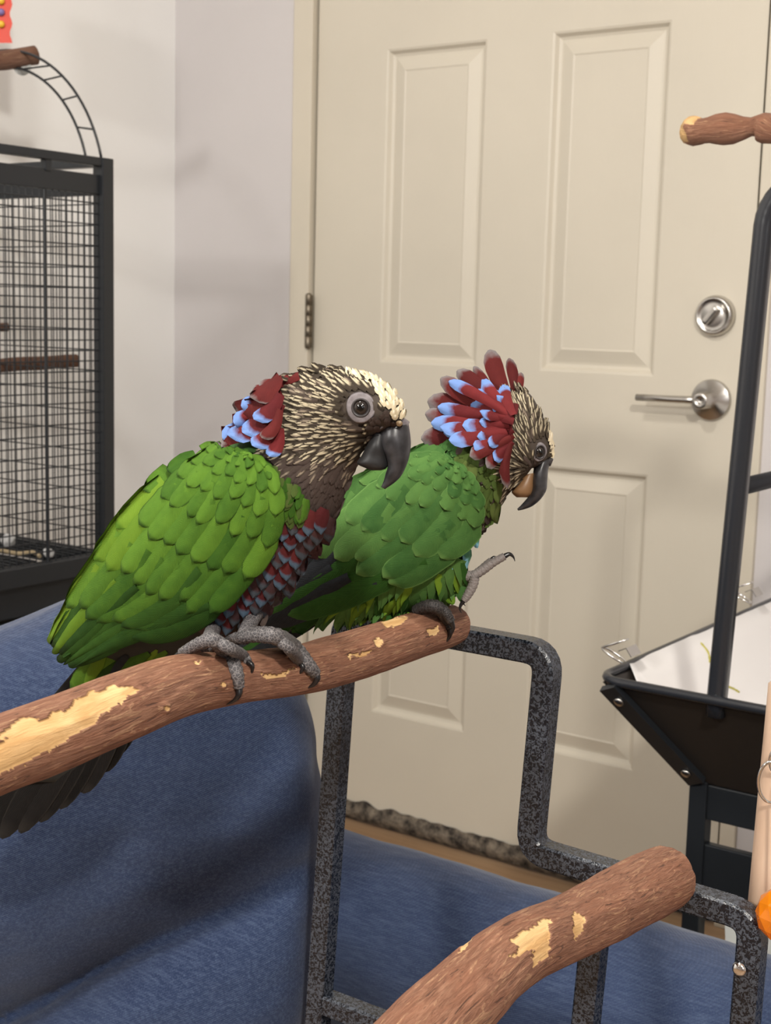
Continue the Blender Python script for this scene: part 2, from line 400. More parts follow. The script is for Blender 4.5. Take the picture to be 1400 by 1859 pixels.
# deadbolt and lever
dc = on(1295, 573, 1, -.012); mb = MB()
mb.lathe((dc.x, Yd, dc.z), (0, -1, 0), [(.034, 0), (.034, .006), (.0325, .012), (.030, .016), (.027, .0165), (.026, .0145), (.018, .0165), (.006, .018)], 40)
db = mb.build('deadbolt', M['steel'], door)
mb = MB(); Mt = Matrix.Translation((dc.x, Yd - .022, dc.z)) @ Matrix.Rotation(math.radians(38), 4, 'Y')
mb.box((-.006, -.010, -.017), (.006, .006, .017), M=Mt, bev=.004); mb.build('thumb_turn', M['steel'], db)
lc = on(1290, 726, 1, -.004); mb = MB()
mb.lathe((lc.x, Yd, lc.z), (0, -1, 0), [(.0345, 0), (.0345, .006), (.033, .0085), (.014, .009), (.0135, .052), (.012, .0535), (.0045, .0535), (.004, .050)], 40)
lv = mb.build('lever_handle', M['steel'], door)
mb = MB(); mb.tube([(lc.x + .004, Yd - .043, lc.z), (lc.x - .03, Yd - .043, lc.z), (lc.x - .06, Yd - .043, lc.z - .0005), (lc.x - .118, Yd - .043, lc.z - .001)], [.0068, .0062, .0060, .0058], 16)
mb.build('lever', M['steel'], lv)

# ------------------------------------------------------------------ branches
def branch_mesh(spec, planeX, nseg, nring, seed, amp, peels=(), knots=()):
    """spec: px,py,radius px along the branch, whose axis lies in the plane X = planeX"""
    pts = catmull(spec, nseg); C = []; Rr = []
    for px, py, r in pts:
        P = on(px, py, 0, planeX); C.append(P); Rr.append(r * (P - CP).dot(FW) / F)
    mb = MB(); rings = []; uvs = []; at_ = []; L = 0
    for i, P in enumerate(C):
        t = (C[min(i + 1, len(C) - 1)] - C[max(i - 1, 0)]).normalized()
        if i: L += (C[i] - C[i - 1]).length
        e1 = Vector((1, 0, 0)); e1 = (e1 - t * e1.dot(t)).normalized(); e2 = t.cross(e1); row = []
        for k in range(nring):
            a = 2 * math.pi * k / nring; d = e1 * math.cos(a) + e2 * math.sin(a)
            q = Vector((L * 14, d.x * 1.6 + seed, d.z * 1.6))
            h = noise.noise(q) * amp + noise.noise(Vector((L * 40, d.x * 7 + seed, d.z * 7))) * amp * .45
            # fibrous lengthwise ridges
            h += noise.noise(Vector((L * 22, d.x * 22 + noise.noise(q) * 2, d.z * 22 + seed))) * amp * .22
            p = P + d * (Rr[i] * (1 + h)); x, y, z = pix(p); pe = 0
            if d.dot(CP - P) > -.2 * (CP - P).length:
                jx = x + 10 * noise.noise(Vector((x * .05, y * .05, seed))) + 5 * noise.noise(Vector((x * .16, y * .16, 3)))
                jy = y + 7 * noise.noise(Vector((x * .05, y * .05, seed + 9))) + 4 * noise.noise(Vector((x * .16, y * .16, 7)))
                if any(inpoly(jx, jy, pl) for pl in peels): pe = 1
            p -= d * (.0007 * pe)
            for kx, ky, kr in knots:
                dd = math.hypot(x - kx, y - ky) / kr
                if dd < 1.6 and d.dot(CP - P) > 0:
                    p += d * (.0016 * max(0, 1 - abs(dd - .8))); pe = max(pe, 1 if dd < .75 else 0)
            row.append(p); at_.append(float(pe)); uvs.append((L * 5, a_uv(a)))
        rings.append(row)
    mb.loft(rings, 0, True, uvs); mb.attr = at_
    # blunt ends show grain
    for fi in range(len(mb.f)):
        if len(mb.f[fi]) == 3: mb.m[fi] = 1; mb.sm[fi] = False
    return mb, rings
def a_uv(a): return abs(a / math.pi - 1)
XB = on(815, 1139, 1, -1.45).x
S1 = [(-330, 1480, 86), (-150, 1425, 78), (0, 1369, 70), (91, 1336, 69), (206, 1290, 65), (320, 1247, 57), (411, 1233, 49), (480, 1225, 46), (549, 1215, 46), (640, 1190, 47), (741, 1157, 43), (790, 1144, 39), (824, 1133, 35)]
peel1 = [[(-90, 1392), (0, 1345), (40, 1318), (80, 1309), (95, 1290), (120, 1288), (150, 1262), (200, 1243), (238, 1246), (253, 1251), (225, 1270), (190, 1296), (165, 1322), (140, 1330), (110, 1352), (60, 1378), (10, 1402), (-90, 1450)],
         [(-60, 1345), (0, 1326), (40, 1302), (80, 1305), (30, 1326), (-50, 1360)], [(352, 1196), (368, 1199), (362, 1208), (350, 1204)],
         [(690, 1130), (716, 1121), (742, 1122), (732, 1133), (704, 1143)], [(772, 1142), (798, 1133), (800, 1152), (782, 1156)], [(630, 1192), (660, 1184), (686, 1180), (660, 1191), (632, 1199)],
         [(480, 1226), (510, 1219), (540, 1215), (515, 1225), (484, 1233)], [(160, 1252), (172, 1252), (170, 1260), (160, 1260)]]
mb, R1 = branch_mesh(S1, XB, 34, 120, 2.3, .055, peel1, [(684, 1168, 11), (300, 1285, 7), (402, 1243, 6)])
branch1 = mb.build('perch_branch', [M['bark'], M['endgrain']], None, 'long reddish brown wooden perch under both parrots, bark chewed away at one end', 'branch')
B1 = BVHTree.FromPolygons([v for v in mb.v], mb.f)
XB2 = on(1195, 1605, 1, -1.45).x
S2 = [(430, 2230, 92), (560, 2090, 86), (700, 1948, 80), (780, 1868, 76), (850, 1803, 72), (905, 1752, 66), (960, 1716, 61), (1020, 1690, 58), (1080, 1660, 60), (1140, 1628, 59), (1185, 1606, 58), (1210, 1593, 56)]
peel2 = [[(925, 1706), (950, 1690), (975, 1677), (985, 1664), (998, 1668), (1003, 1738), (985, 1744), (964, 1754), (970, 1722), (940, 1738), (924, 1740), (945, 1716)],
         [(1040, 1650), (1048, 1658), (1062, 1665), (1060, 1690), (1048, 1708), (1042, 1690)], [(880, 1672), (905, 1655), (900, 1668), (880, 1682)], [(838, 1716), (858, 1702), (846, 1722), (826, 1730)]]
mb, R2 = branch_mesh(S2, XB2, 34, 120, 8.1, .06, peel2)
mb.build('perch_branch', [M['bark'], M['endgrain']], None, 'crooked reddish brown wooden perch fixed to the lower step of the stand', 'branch')
# curled bark sliver on it belongs to the branch
sl = MB(); rows = []
for i in range(13):
    a = i / 12; px = 1046 + 62 * a; py = 1666 + 12 * math.sin(a * 2.6) - 4 * a
    P = on(px, py, 0, XB2); n = (CP - P).normalized(); base = P + n * (.018 + .003 * math.sin(a * 3))
    wd = .0030 * math.sin(math.pi * min(1, .12 + a * .9)) + .0004
    rows.append([base + UP * wd + n * .002, base, base - UP * wd + n * .0015])
sl.grid(rows); slo = sl.build('bark_sliver', M['bark'], bpy.data.objects['perch_branch.001'])
sm_ = slo.modifiers.new('solid', 'SOLIDIFY'); sm_.thickness = .0008

# ------------------------------------------------------------------ perch stand (square hammertone tube)
stand = empty('perch_stand', (1.30, -1.422, 0), 'stepped perch stand of square hammertone grey steel tube', 'stand')
YS = -1.422; HT = .008
def sq_path(pts, rad=.016, n=6):
    """rounded corners on a polyline in the plane Y = YS; returns list of Vector and bisector offsets"""
    P = [Vector((x, YS, z)) for x, z in pts]; out = [P[0]]
    for i in range(1, len(P) - 1):
        a = (P[i - 1] - P[i]).normalized(); b = (P[i + 1] - P[i]).normalized()
        s0 = P[i] + a * rad; s1 = P[i] + b * rad
        for k in range(n + 1):
            t = k / n; out.append(s0 * (1 - t) ** 2 + P[i] * 2 * t * (1 - t) + s1 * t * t)
    out.append(P[-1]); return out
def sq_tube(name, pts, rad=.016):
    path = sq_path(pts, rad); mb = MB(); rings = []
    c = HT; b = .0016
    prof = [(-c + b, -c), (c - b, -c), (c, -c + b), (c, c - b), (c - b, c), (-c + b, c), (-c, c - b), (-c, -c + b)]
    for i, p in enumerate(path):
        t = (path[min(i + 1, len(path) - 1)] - path[max(i - 1, 0)]).normalized(); nrm = t.cross(Vector((0, 1, 0))).normalized()
        rings.append([p + nrm * u + Vector((0, 1, 0)) * v for u, v in prof])
    mb.loft(rings, 0, True, smooth=False); return mb.build(name, M['hammer'], stand)
sq_tube('step_frame', [(1.106, .016), (1.1515, .824), (1.322, .824), (1.314, .684), (1.474, .680), (1.462, .016)])
sq_tube('cross_bar', [(1.143, .516), (1.466, .516)])
sq_tube('inner_post', [(1.368, .674), (1.360, .525)])
for x in (1.106, 1.462):
    mb = MB(); mb.box((x - .012, YS - .26, 0), (x + .012, YS + .014, .016), bev=.003); mb.build('base_foot', M['hammer'], stand)
for px, py in ((1343, 1759),):
    P = on(px, py, 1, -1.430); mb = MB(); mb.lathe(P, (0, -1, 0), [(.0048, 0), (.0046, .0012), (.003, .0026), (.0008, .003)], 16); mb.build('screw', M['chrome'], stand)
for (x, z, r) in ((XB, .829, .013), (XB2, .684, .018)):   # bolts that carry the branches
    mb = MB(); mb.tube([(x, YS - .03, z), (x, YS, z)], .003, 8); mb.build('branch_bolt', M['chrome'], stand)

# ------------------------------------------------------------------ wooden dowel toy on the right
toy = empty('bird_toy', on(1395, 1650, 1, -1.40), 'pale wooden dowel toy with a steel ring and orange bead beside the stand', 'toy')
Dt = (on(1395, 1500, 1, -1.395) - CP).dot(FW)
mb = MB(); P0 = at(1392, 1668, Dt + .004); P1 = at(1432, 1240, Dt + .004); ax = P1 - P0
mb.tube([P0 + ax * k for k in (0, .005, .25, .5, .75, .99, 1)], [.0115, .0125, .0126, .0126, .0125, .0125, .011], 24); mb.build('dowel', M['dowel'], toy)
def ring_of(px, py, rx, ry, d, r):
    return [at(px + rx * math.cos(2 * math.pi * k / 36), py + ry * math.sin(2 * math.pi * k / 36), d + .004 * math.sin(2 * math.pi * k / 36)) for k in range(36)]
mb = MB(); mb.tube(ring_of(1401, 1420, 24, 37, Dt - .016, 0), .0011, 8, closed=True); mb.build('ring', M['chrome'], toy)
mb = MB(); mb.tube(ring_of(1416, 1382, 18, 26, Dt - .014, 0), .0010, 8, closed=True); mb.build('ring', M['chrome'], toy)
mb = MB(); mb.tube([at(1404, 1457, Dt - .016), at(1408, 1560, Dt - .024), at(1410, 1620, Dt - .028)], .0010, 6); mb.build('cord', M['white_plastic'], toy)
bm = bmesh.new(); bmesh.ops.create_icosphere(bm, subdivisions=2, radius=.0155); mb = MB(); c = at(1416, 1660, Dt - .030)
for v in bm.verts: v.co = Vector((v.co.x * .95, v.co.y * .95, v.co.z * 1.1))
bm.verts.index_update(); mb.add([v.co + c for v in bm.verts], [[v.index for v in f.verts] for f in bm.faces], smooth=False); bm.free(); mb.build('bead', M['amber'], toy, label='orange faceted acrylic bead')

# ------------------------------------------------------------------ person in jeans
def px_ring(A, B, d, t, n=28, sh=1.0):
    cx, cy = (A[0] + B[0]) / 2, (A[1] + B[1]) / 2; hx, hy = (A[0] - B[0]) / 2, (A[1] - B[1]) / 2; out = []
    for k in range(n):
        a = 2 * math.pi * k / n; c, s = math.cos(a), math.sin(a)
        c = math.copysign(abs(c) ** sh, c); s = math.copysign(abs(s) ** sh, s)
        out.append(at(cx + hx * c, cy + hy * c, d + t * s))
    return out
pm = MB()
thigh = [(-520, 1380, -500, 2050, 1.22, .10), (-300, 1250, -280, 1960, 1.21, .105), (0, 1136, 40, 1850, 1.19, .105), (130, 1086, 190, 1770, 1.18, .10), (280, 1062, 330, 1720, 1.17, .098),
         (420, 1100, 440, 1690, 1.165, .09), (510, 1180, 520, 1650, 1.16, .080), (556, 1270, 560, 1620, 1.158, .062), (578, 1375, 578, 1575, 1.156, .040), (588, 1440, 588, 1510, 1.155, .015)]
pm.loft([px_ring(q[:2], q[2:4], q[4], q[5], sh=.9) for q in catmull(thigh, 6)])
calf = [(590, 1560, 575, 1640, 1.165, .02), (580, 1510, 552, 1900, 1.165, .055), (540, 1500, 480, 2020, 1.165, .078), (430, 1600, 360, 2070, 1.165, .082), (250, 1715, 190, 2130, 1.165, .078), (60, 1830, 0, 2190, 1.165, .07), (-200, 1960, -240, 2260, 1.18, .06), (-420, 2060, -440, 2330, 1.19, .05)]
pm.loft([px_ring(q[:2], q[2:4], q[4], q[5], sh=.95) for q in catmull(calf, 6)])
leg = [(.30, -1.12, .42, .105), (.55, -1.11, .405, .104), (.80, -1.11, .400, .101), (1.0, -1.11, .398, .100), (1.25, -1.11, .398, .100), (1.45, -1.11, .398, .098), (1.62, -1.09, .40, .088), (1.85, -1.08, .39, .074), (2.10, -1.07, .37, .060)]
pm.loft([[Vector((x, y + r * math.cos(2 * math.pi * k / 28), z + r * math.sin(2 * math.pi * k / 28))) for k in range(28)] for x, y, z, r in catmull(leg, 6)])
pel = [(.22, -1.42, -.98, .36, .52), (.32, -1.50, -.98, .34, .58), (.45, -1.54, -1.0, .33, .62), (.58, -1.54, -1.04, .33, .62)]
pm.loft([[Vector((x, (y0 + y1) / 2 + (y1 - y0) / 2 * math.cos(2 * math.pi * k / 28), (z0 + z1) / 2 + (z1 - z0) / 2 * math.sin(2 * math.pi * k / 28))) for k in range(28)] for x, y0, y1, z0, z1 in catmull(pel, 6)])
tmp = pm.build('jeans_tmp', M['denim'])
rm = tmp.modifiers.new('r', 'REMESH'); rm.mode = 'VOXEL'; rm.voxel_size = .0045
smo = tmp.modifiers.new('s', 'SMOOTH'); smo.iterations = 3; smo.factor = .5
dg = bpy.context.evaluated_depsgraph_get(); me = bpy.data.meshes.new_from_object(tmp.evaluated_get(dg)); bpy.data.objects.remove(tmp)
me.name = 'jeans'; me.materials.clear(); me.materials.append(M['denim'])
me.polygons.foreach_set('use_smooth', [True] * len(me.polygons)); 
nrm = [v.normal.copy() for v in me.vertices]
for v, nn in zip(me.vertices, nrm):
    c = v.co; q = Vector((c.x * 5 + c.z * 9, c.y * 6, c.z * 10 - c.x * 6)); v.co = c + nn * (.0035 * noise.noise(q) + .0014 * noise.noise(q * 3.1))
person = bpy.data.objects.new('person', me); COL.objects.link(person)
tag(person, 'person in blue denim jeans sitting with one leg folded up behind the perches', 'person')
mb = MB(); mb.box((.17, -1.38, 0), (2.3, -.95, .292), bev=.02)
mb.build('bench', M['brown_panel'], None, 'low dark upholstered bench under the person in jeans', 'bench')

# ------------------------------------------------------------------ cage on the left
CX, CY0, CY1 = .115, -.68, -1.50
cage = empty('bird_cage', (-.12, -1.09, 0), 'tall black wire bird cage with arched play top against the white wall', 'cage')
zt = on(190, 288, 0, CX).z; zg = on(185, 352, 0, CX).z; zb = on(185, 1003, 0, CX).z
CB = -.365
def post(x, y, z0, z1, w=.0115): mb = MB(); mb.box((x - w, y - w, z0), (x + w, y + w, z1), bev=.002); return mb.build('corner_post', M['black'], cage)
for x in (CX, CB):
    for y in (CY0, CY1): post(x, y, .08, zt)
def rail(name, lo, hi): mb = MB(); mb.box(lo, hi, bev=.0015); return mb.build(name, M['black'], cage)
for x in (CX, CB):
    rail('top_rail', (x - .009, CY1, zt - .013), (x + .009, CY0, zt)); 
    rail('header_panel', (x - .004, CY1, zg - .002), (x + .004, CY0, zt - .026)); rail('base_rail', (x - .012, CY1, zb - .030), (x + .012, CY0, zb)); rail('base_rail', (x - .012, CY1, zb - .10), (x + .012, CY0, zb - .085))
    for k in (.115, .30, .50, .70): rail('rail_spacer', (x - .006, CY0 - k - .006, zt - .03), (x + .006, CY0 - k + .006, zt - .006))
for y in (CY0, CY1):
    rail('top_rail', (CB, y - .009, zt - .013), (CX, y + .009, zt)); rail('header_panel', (CB, y - .004, zg - .002), (CX, y + .004, zt - .026)); rail('base_rail', (CB, y - .012, zb - .030), (CX, y + .012, zb)); rail('base_rail', (CB, y - .012, zb - .10), (CX, y + .012, zb - .085))
rail('tray', (CB + .01, CY1 + .01, zb - .080), (CX - .004, CY0 - .01, zb - .034))
rail('skirt_panel', (CX - .014, CY1, .30), (CX - .004, CY0, zb - .10)); rail('skirt_panel', (CB, CY0 - .010, .30), (CX, CY0, zb - .10))
def wires(fixed, ax, a0, a1, sp, hsp):
    mb = MB(); r = .0010; k = a0
    def pt(a, z): return Vector((fixed, a, z)) if ax == 'y' else Vector((a, fixed, z))
    while k < a1: mb.tube([pt(k, zb), pt(k, zg)], r, 5, caps=False); k += sp
    z = zb
    while z < zg: mb.tube([pt(a0, z), pt(a1, z)], r * 1.15, 5, caps=False); z += hsp
    return mb.build('wire_panel', M['black'], cage, kind='stuff')
wires(CX, 'y', CY1, CY0, .0128, .0162); wires(CY0, 'x', CB, CX, .0128, .0324); wires(CY1, 'x', CB, CX, .0128, .0324)
mb = MB()
for y_ in (-.80,): mb.tube([(CX + .001, y_, zb), (CX + .001, y_, zg)], .0026, 6, caps=False)
mb.build('door_post', M['black'], cage)
mb = MB(); y_ = CY1 + .02
while y_ < CY0: mb.tube([(CB, y_, zb + .004), (CX, y_, zb + .004)], .0015, 5, caps=False); y_ += .016
mb.build('floor_grate', M['black'], cage, kind='stuff')
# arched ladder
ah = (CX - CB) / 2; cxm = (CX + CB) / 2; PH = math.radians(75)
def arc(a, y, n=40): R_ = a / math.sin(PH); return [Vector((cxm + R_ * math.sin(PH * (1 - 2 * k / n)), y, zt + R_ * (math.cos(PH * (1 - 2 * k / n)) - math.cos(PH)))) for k in range(n + 1)]
for y in (CY0, CY1):
    o_ = arc(ah - .004, y); i_ = arc(ah - .038, y); mb = MB(); mb.tube(o_, .0022, 7); mb.build('arch_wire', M['black'], cage); mb = MB(); mb.tube(i_, .0022, 7); mb.build('arch_wire', M['black'], cage)
    for k in (4, 8, 12, 16, 24, 28, 32, 36):
        q = min((p for p in o_ if (p.x - cxm) * (i_[k].x - cxm) > 0), key=lambda p: abs(p.z - i_[k].z) + .3 * (abs(p.x - cxm) < abs(i_[k].x - cxm)))
        mb = MB(); mb.tube([i_[k], q], .0015, 6); mb.build('arch_rung', M['black'], cage)
# wooden perches of the cage
def perch(name, a, b, r, m, label, lump=.1, n=16, wob=.35):
    mb = MB(); pts = []; rr = []
    for k in range(n + 1):
        t = k / n; p = a.lerp(b, t); p = p + Vector((noise.noise((t * 4, r * 900, 1)), noise.noise((t * 4, r * 900, 5)), noise.noise((t * 4, r * 900, 9)))) * r * wob
        pts.append(p); rr.append(r * (1 + lump * noise.noise((t * 6, 2, r * 500))))
    pts = [pts[0] + (pts[0] - pts[1]).normalized() * r * .15] + pts + [pts[-1] + (pts[-1] - pts[-2]).normalized() * r * .15]; rr = [r * .7] + rr + [r * .7]
    mb.tube(pts, rr, 14)
    mb.attr = [1.0 if m is M['bark'] and (i // 14 <= 1 or (i // 14 <= 3 and noise.noise((i * .7, r * 100, 2)) > .1)) else 0.0 for i in range(len(mb.v))]
    uv = [(i // 14 * .03, a_uv(2 * math.pi * (i % 14) / 14)) for i in range(len(mb.v))]
    for fi, f in enumerate(mb.f): mb.uv[fi] = [uv[i] for i in f]
    return mb.build(name, m, None, label, 'perch')
perch('wooden_perch', at(64, 100, 2.26), at(-160, 140, 2.18), .0155, M['dark_bark'], 'rough wooden perch bolted through the arch on top of the cage')
mb = MB(); cw = at(40, 121, 2.25); mb.lathe(cw, (CP - cw), [(.014, -.002), (.014, .001), (.005, .0015), (.005, .003), (.001, .0035)], 24); mb.build('washer', M['white_plastic'], bpy.data.objects['wooden_perch'], label='white plastic fixing washer')
perch('wooden_perch', at(140, 655, 2.42), at(-150, 672, 2.28), .0115, M['dark_bark'], 'dark wooden perch inside the wire cage')
perch('wooden_perch', at(14, 594, 2.45), at(-150, 602, 2.4), .008, M['dark_bark'], 'thin dark perch high inside the wire cage')
# litter on the grate
for i, (px, py, d, s) in enumerate([(88, 1010, 2.16, .010), (15, 968, 2.25, .014)]):
    P = at(px, py, d); P.z = zb + .006 + s * .5; bm = bmesh.new(); bmesh.ops.create_icosphere(bm, subdivisions=3, radius=s); mb = MB(); bm.verts.index_update()
    mb.add([P + v.co * (1 + .35 * noise.noise(v.co * 130)) * .8 for v in bm.verts], [[v.index for v in f.verts] for f in bm.faces]); bm.free()
    mb.build('down_feather', M['fluff'], None, ['small white tuft of down beside the straw on the cage floor', 'larger white tuft of down at the back of the cage floor'][i], 'feather')
mb = MB(); pts = [on(px, py, 2, zb + .008) for px, py in ((-30, 992), (10, 1001), (35, 1005), (60, 1003), (72, 1010))]
mb.tube([Vector(q) for q in catmull([tuple(p) for p in pts], 5)], .0035, 6)
mb.build('straw_strip', M['straw'], None, 'tan strip of straw lying on the cage floor', 'straw')
# red toy hanging above
tr = empty('hanging_toy', at(-10, 75, 2.3), 'red plastic toy with yellow and purple studs hanging over the cage', 'toy')
mb = MB(); out = []
for k in range(60):
    a = k / 60 * 6 * math.pi
edge = [(20 + 2.5 * math.cos(k * 1.25), 78 - k * 7) for k in range(24)]; poly = [(-60, 78)] + edge + [(-60, 78 - 23 * 7)]
fr = [at(x, y, 2.30) for x, y in poly]; bk = [at(x, y, 2.33) for x, y in poly]; n = len(poly)
mb.add(fr + bk, [list(range(n)), list(range(2 * n - 1, n - 1, -1))] + [[i, i + n, (i + 1) % n + n, (i + 1) % n] for i in range(n)], smooth=False); mb.build('plate', M['toy_red'], tr)
for k, (x, y) in enumerate([(2, 44), (2, 22), (2, 2), (-24, 30), (-24, 60)]):
    mb = MB(); c = at(x, y, 2.298); mb.lathe(c, (CP - c), [(.006, 0), (.0055, .004), (.002, .006)], 16); mb.build('stud', M['toy_yellow' if k % 2 == 0 else 'toy_purple'], tr)
mb = MB(); mb.tube([at(-20, -80, 2.31), Vector((at(-20, -80, 2.31).x, at(-20, -80, 2.31).y, ZC))], .002, 6); mb.build('chain', M['chrome'], tr)

# ------------------------------------------------------------------ black play stand on the right
D0 = 1.60
ps = empty('play_stand', (1.35, -.5, 0), 'black metal bird play stand with flared tray and bent uprights', 'stand')
c0 = at(1086, 1232, D0); X0, Y0, Z0 = c0.x, c0.y, c0.z; X1, Y1 = X0 + .62, -.14
best = (9e9, 0, 0)
for i_ in range(20, 260):
    for k_ in range(20, 300, 2):
        x_, y_, z_ = pix(Vector((X0 + i_ * .001, Y0 + i_ * .001, Z0 - k_ * .001))); e2_ = (x_ - 1258) ** 2 + (y_ - 1416) ** 2
        if e2_ < best[0]: best = (e2_, i_ * .001, k_ * .001)
IN = best[1]; zbt = Z0 - best[2]
def frust(z, ins): return [Vector((X0 + ins, Y0 + ins, z)), Vector((X1 - ins, Y0 + ins, z)), Vector((X1 - ins, Y1 - ins, z)), Vector((X0 + ins, Y1 - ins, z))]
mb = MB(); a = frust(Z0 - .004, .004); b = frust(zbt, IN); a2 = frust(Z0 - .004, .007); b2 = frust(zbt + .003, IN + .002)
mb.grid([a, b], close=True, smooth=False); mb.grid([b2, a2], close=True, smooth=False); mb.add(b, [[3, 2, 1, 0]], smooth=False); mb.add(b2, [[0, 1, 2, 3]], smooth=False)
mb.build('tray', M['brown_panel'], ps)
rim = MB(); rp = []
for cx, cy, a0 in ((X0 + .03, Y0 + .03, 180), (X1 - .03, Y0 + .03, 270), (X1 - .03, Y1 - .03, 0), (X0 + .03, Y1 - .03, 90)):
    for k in range(7): an = math.radians(a0 + 15 * k); rp.append(Vector((cx + .03 * math.cos(an), cy + .03 * math.sin(an), Z0)))
rim.tube(rp, .0058, 8, closed=True); rim.build('rim', M['black_gloss'], ps)
cs = MB(); u0 = Vector((X0 + .006, Y0 + .004, Z0 - .008)); u1 = Vector((X0 + IN, Y0 + IN, zbt))
dv = (u1 - u0); dn = dv.normalized(); side = Vector((1, 0, 0)); side = (side - dn * side.dot(dn)).normalized(); nn = dn.cross(side).normalized()
if nn.dot(CP - u0) < 0: nn = -nn
u0 = u0 + nn * .004; u1 = u1 + nn * .004
q = [u0 - side * .003, u0 + side * .021, u1 + side * .021, u1 - side * .003]
cs.add([p + nn * .004 for p in q] + [p - nn * .004 for p in q], [[0, 1, 2, 3], [7, 6, 5, 4], [0, 4, 5, 1], [1, 5, 6, 2], [2, 6, 7, 3], [3, 7, 4, 0]], smooth=False); cs.build('corner_strip', M['black'], ps)
for kk in (.13, .88):
    mb = MB(); mb.lathe(u0 + dv * kk + side * .010 + nn * .004, nn, [(.0066, 0), (.0062, .002), (.004, .0035), (.0008, .004)], 14); mb.build('bolt', M['steel'], ps)
# uprights: bent tube arch
bx = on(1302, 1268, 1, Y0 + .012); tx = on(1388, 410, 1, Y0 + .012)
ap = [bx + Vector((0, 0, -.02)), bx, bx.lerp(tx, .5), tx]; dirv = (tx - bx).normalized()
for k in range(1, 9):
    an = math.radians(11 * k); ap.append(tx + dirv * (.05 * math.sin(an)) + Vector((1, 0, 0)) * (.05 * (1 - math.cos(an))))
e_ = ap[-1]; ap += [e_ + Vector((.14, 0, .003)), e_ + Vector((.30, 0, 0))]
for k in range(1, 8): an = math.radians(12 * k); ap.append(e_ + Vector((.30 + .05 * math.sin(an), 0, -.05 * (1 - math.cos(an)))))
ap.append(Vector((ap[-1].x + .01, ap[-1].y, Z0 - .02)))
mb = MB(); rings = []
def rect_tube(mb, path, hw, hd, dep=Vector((0, 1, 0))):
    rings = []; b = .3
    for i, p in enumerate(path):
        t = (path[min(i + 1, len(path) - 1)] - path[max(i - 1, 0)]).normalized(); s_ = t.cross(dep).normalized()
        rings.append([p + s_ * (hw * u) + dep * (hd * v) for u, v in ((-1, -.6), (-.6, -1), (.6, -1), (1, -.6), (1, .6), (.6, 1), (-.6, 1), (-1, .6))])
    mb.loft(rings, 0, True)
rect_tube(mb, ap, .0098, .010); mb.build('arch_upright', M['black_gloss'], ps)
cbp = on(1345, 884, 1, Y0 + .02); mb = MB(); rect_tube(mb, [cbp, cbp + Vector((0, .46, 0))], .0085, .0075, Vector((1, 0, 0))); mb.build('cross_bar', M['black_gloss'], ps)
for sx, sy in ((IN, IN), (.62 - IN, IN), (IN, (Y1 - Y0) - IN), (.62 - IN, (Y1 - Y0) - IN)):
    mb = MB(); x, y = X0 + sx + .008, Y0 + sy + .008; mb.box((x - .011, y - .011, 0), (x + .011, y + .011, zbt + .002), bev=.002); mb.build('leg', M['black'], ps)
for z0, z1 in ((zbt - .045, zbt - .002), (zbt - .135, zbt - .075)):
    mb = MB(); mb.box((X0 + IN + .012, Y0 + IN + .002, z0), (X1 - IN - .012, Y0 + IN + .014, z1), bev=.002); mb.build('apron', M['black'], ps)
mb = MB(); mb.box((X0 + IN, Y0 + IN, .20), (X1 - IN, Y1 - IN, .212)); mb.build('shelf', M['black'], ps)
mb = MB(); xb, yb = X0 + IN + .05, Y0 + IN + .03
tp = [(xb - .012, yb - .01), (xb + .19, yb - .01), (xb + .19, yb + .14), (xb - .012, yb + .14)]
bt = [(xb, yb), (xb + .175, yb), (xb + .175, yb + .13), (xb, yb + .13)]
mb.grid([[Vector((x, y, .212)) for x, y in bt], [Vector((x, y, .385)) for x, y in tp]], close=True, smooth=False); mb.add([Vector((x, y, .212)) for x, y in bt], [[3, 2, 1, 0]], smooth=False)
mb.add([Vector((x, y, .384)) for x, y in tp], [[0, 1, 2, 3]], smooth=False); mb.box((xb - .016, yb - .014, .378), (xb + .194, yb + .144, .390), bev=.003)
mb.build('storage_box', M['white_plastic'], None, 'white plastic storage box on the lower shelf of the play stand', 'box')
# paper liner clipped into the tray
mb = MB(); rows = []; n = 26
for i in range(n + 1):
    t = i / n; y = lerp(Y0 + .012, Y1 - .02, t); row = []
    for k in range(n + 1):
        s_ = k / n; x = lerp(X0 + .004, X1 - .006, s_)
        # front corner is drawn in so a triangle of tray shows
        e = min(s_, 1 - s_) * .61; dpt = min(.098, e * 1.0); yy = max(y, Y0 + .075 - e * .9) if t < .25 else y
        ez = min(dpt, .35 * max(0, (yy - Y0 - .01)) + .006)
        row.append(Vector((x, yy, Z0 + .004 - max(0, ez) + .0015 * noise.noise((x * 20, y * 20, 0)))))
    rows.append(row)
mb.grid(rows); PB = BVHTree.FromPolygons(mb.v, mb.f); po = mb.build('paper_liner', M['paper'], None, 'white paper sheet lining the play stand tray', 'paper'); sd = po.modifiers.new('solid', 'SOLIDIFY'); sd.thickness = .0006
M['smear'] = mat('dried_smear', (.42, .38, .08), .8)
for pts_, lab in ([(1258, 1150), (1272, 1168), (1286, 1186), (1289, 1204)], 'long thin yellow smear running across the white tray paper'), ([(1322, 1248), (1332, 1252), (1342, 1258)], 'short yellow smear on the tray paper beside the foot of the upright'):
    hs = [PB.ray_cast(CP, ray(*p).normalized())[0] for p in pts_]; hs = [h + Vector((0, 0, .0012)) for h in hs if h is not None]
    if len(hs) > 1:
        mb = MB(); mb.tube([Vector(q) for q in catmull([tuple(h) for h in hs], 4)], [.0008 + .0008 * abs(math.sin(k * 1.3)) for k in range(4 * (len(hs) - 1) + 1)], 6); mb.build('smear', M['smear'], None, lab, 'smear')
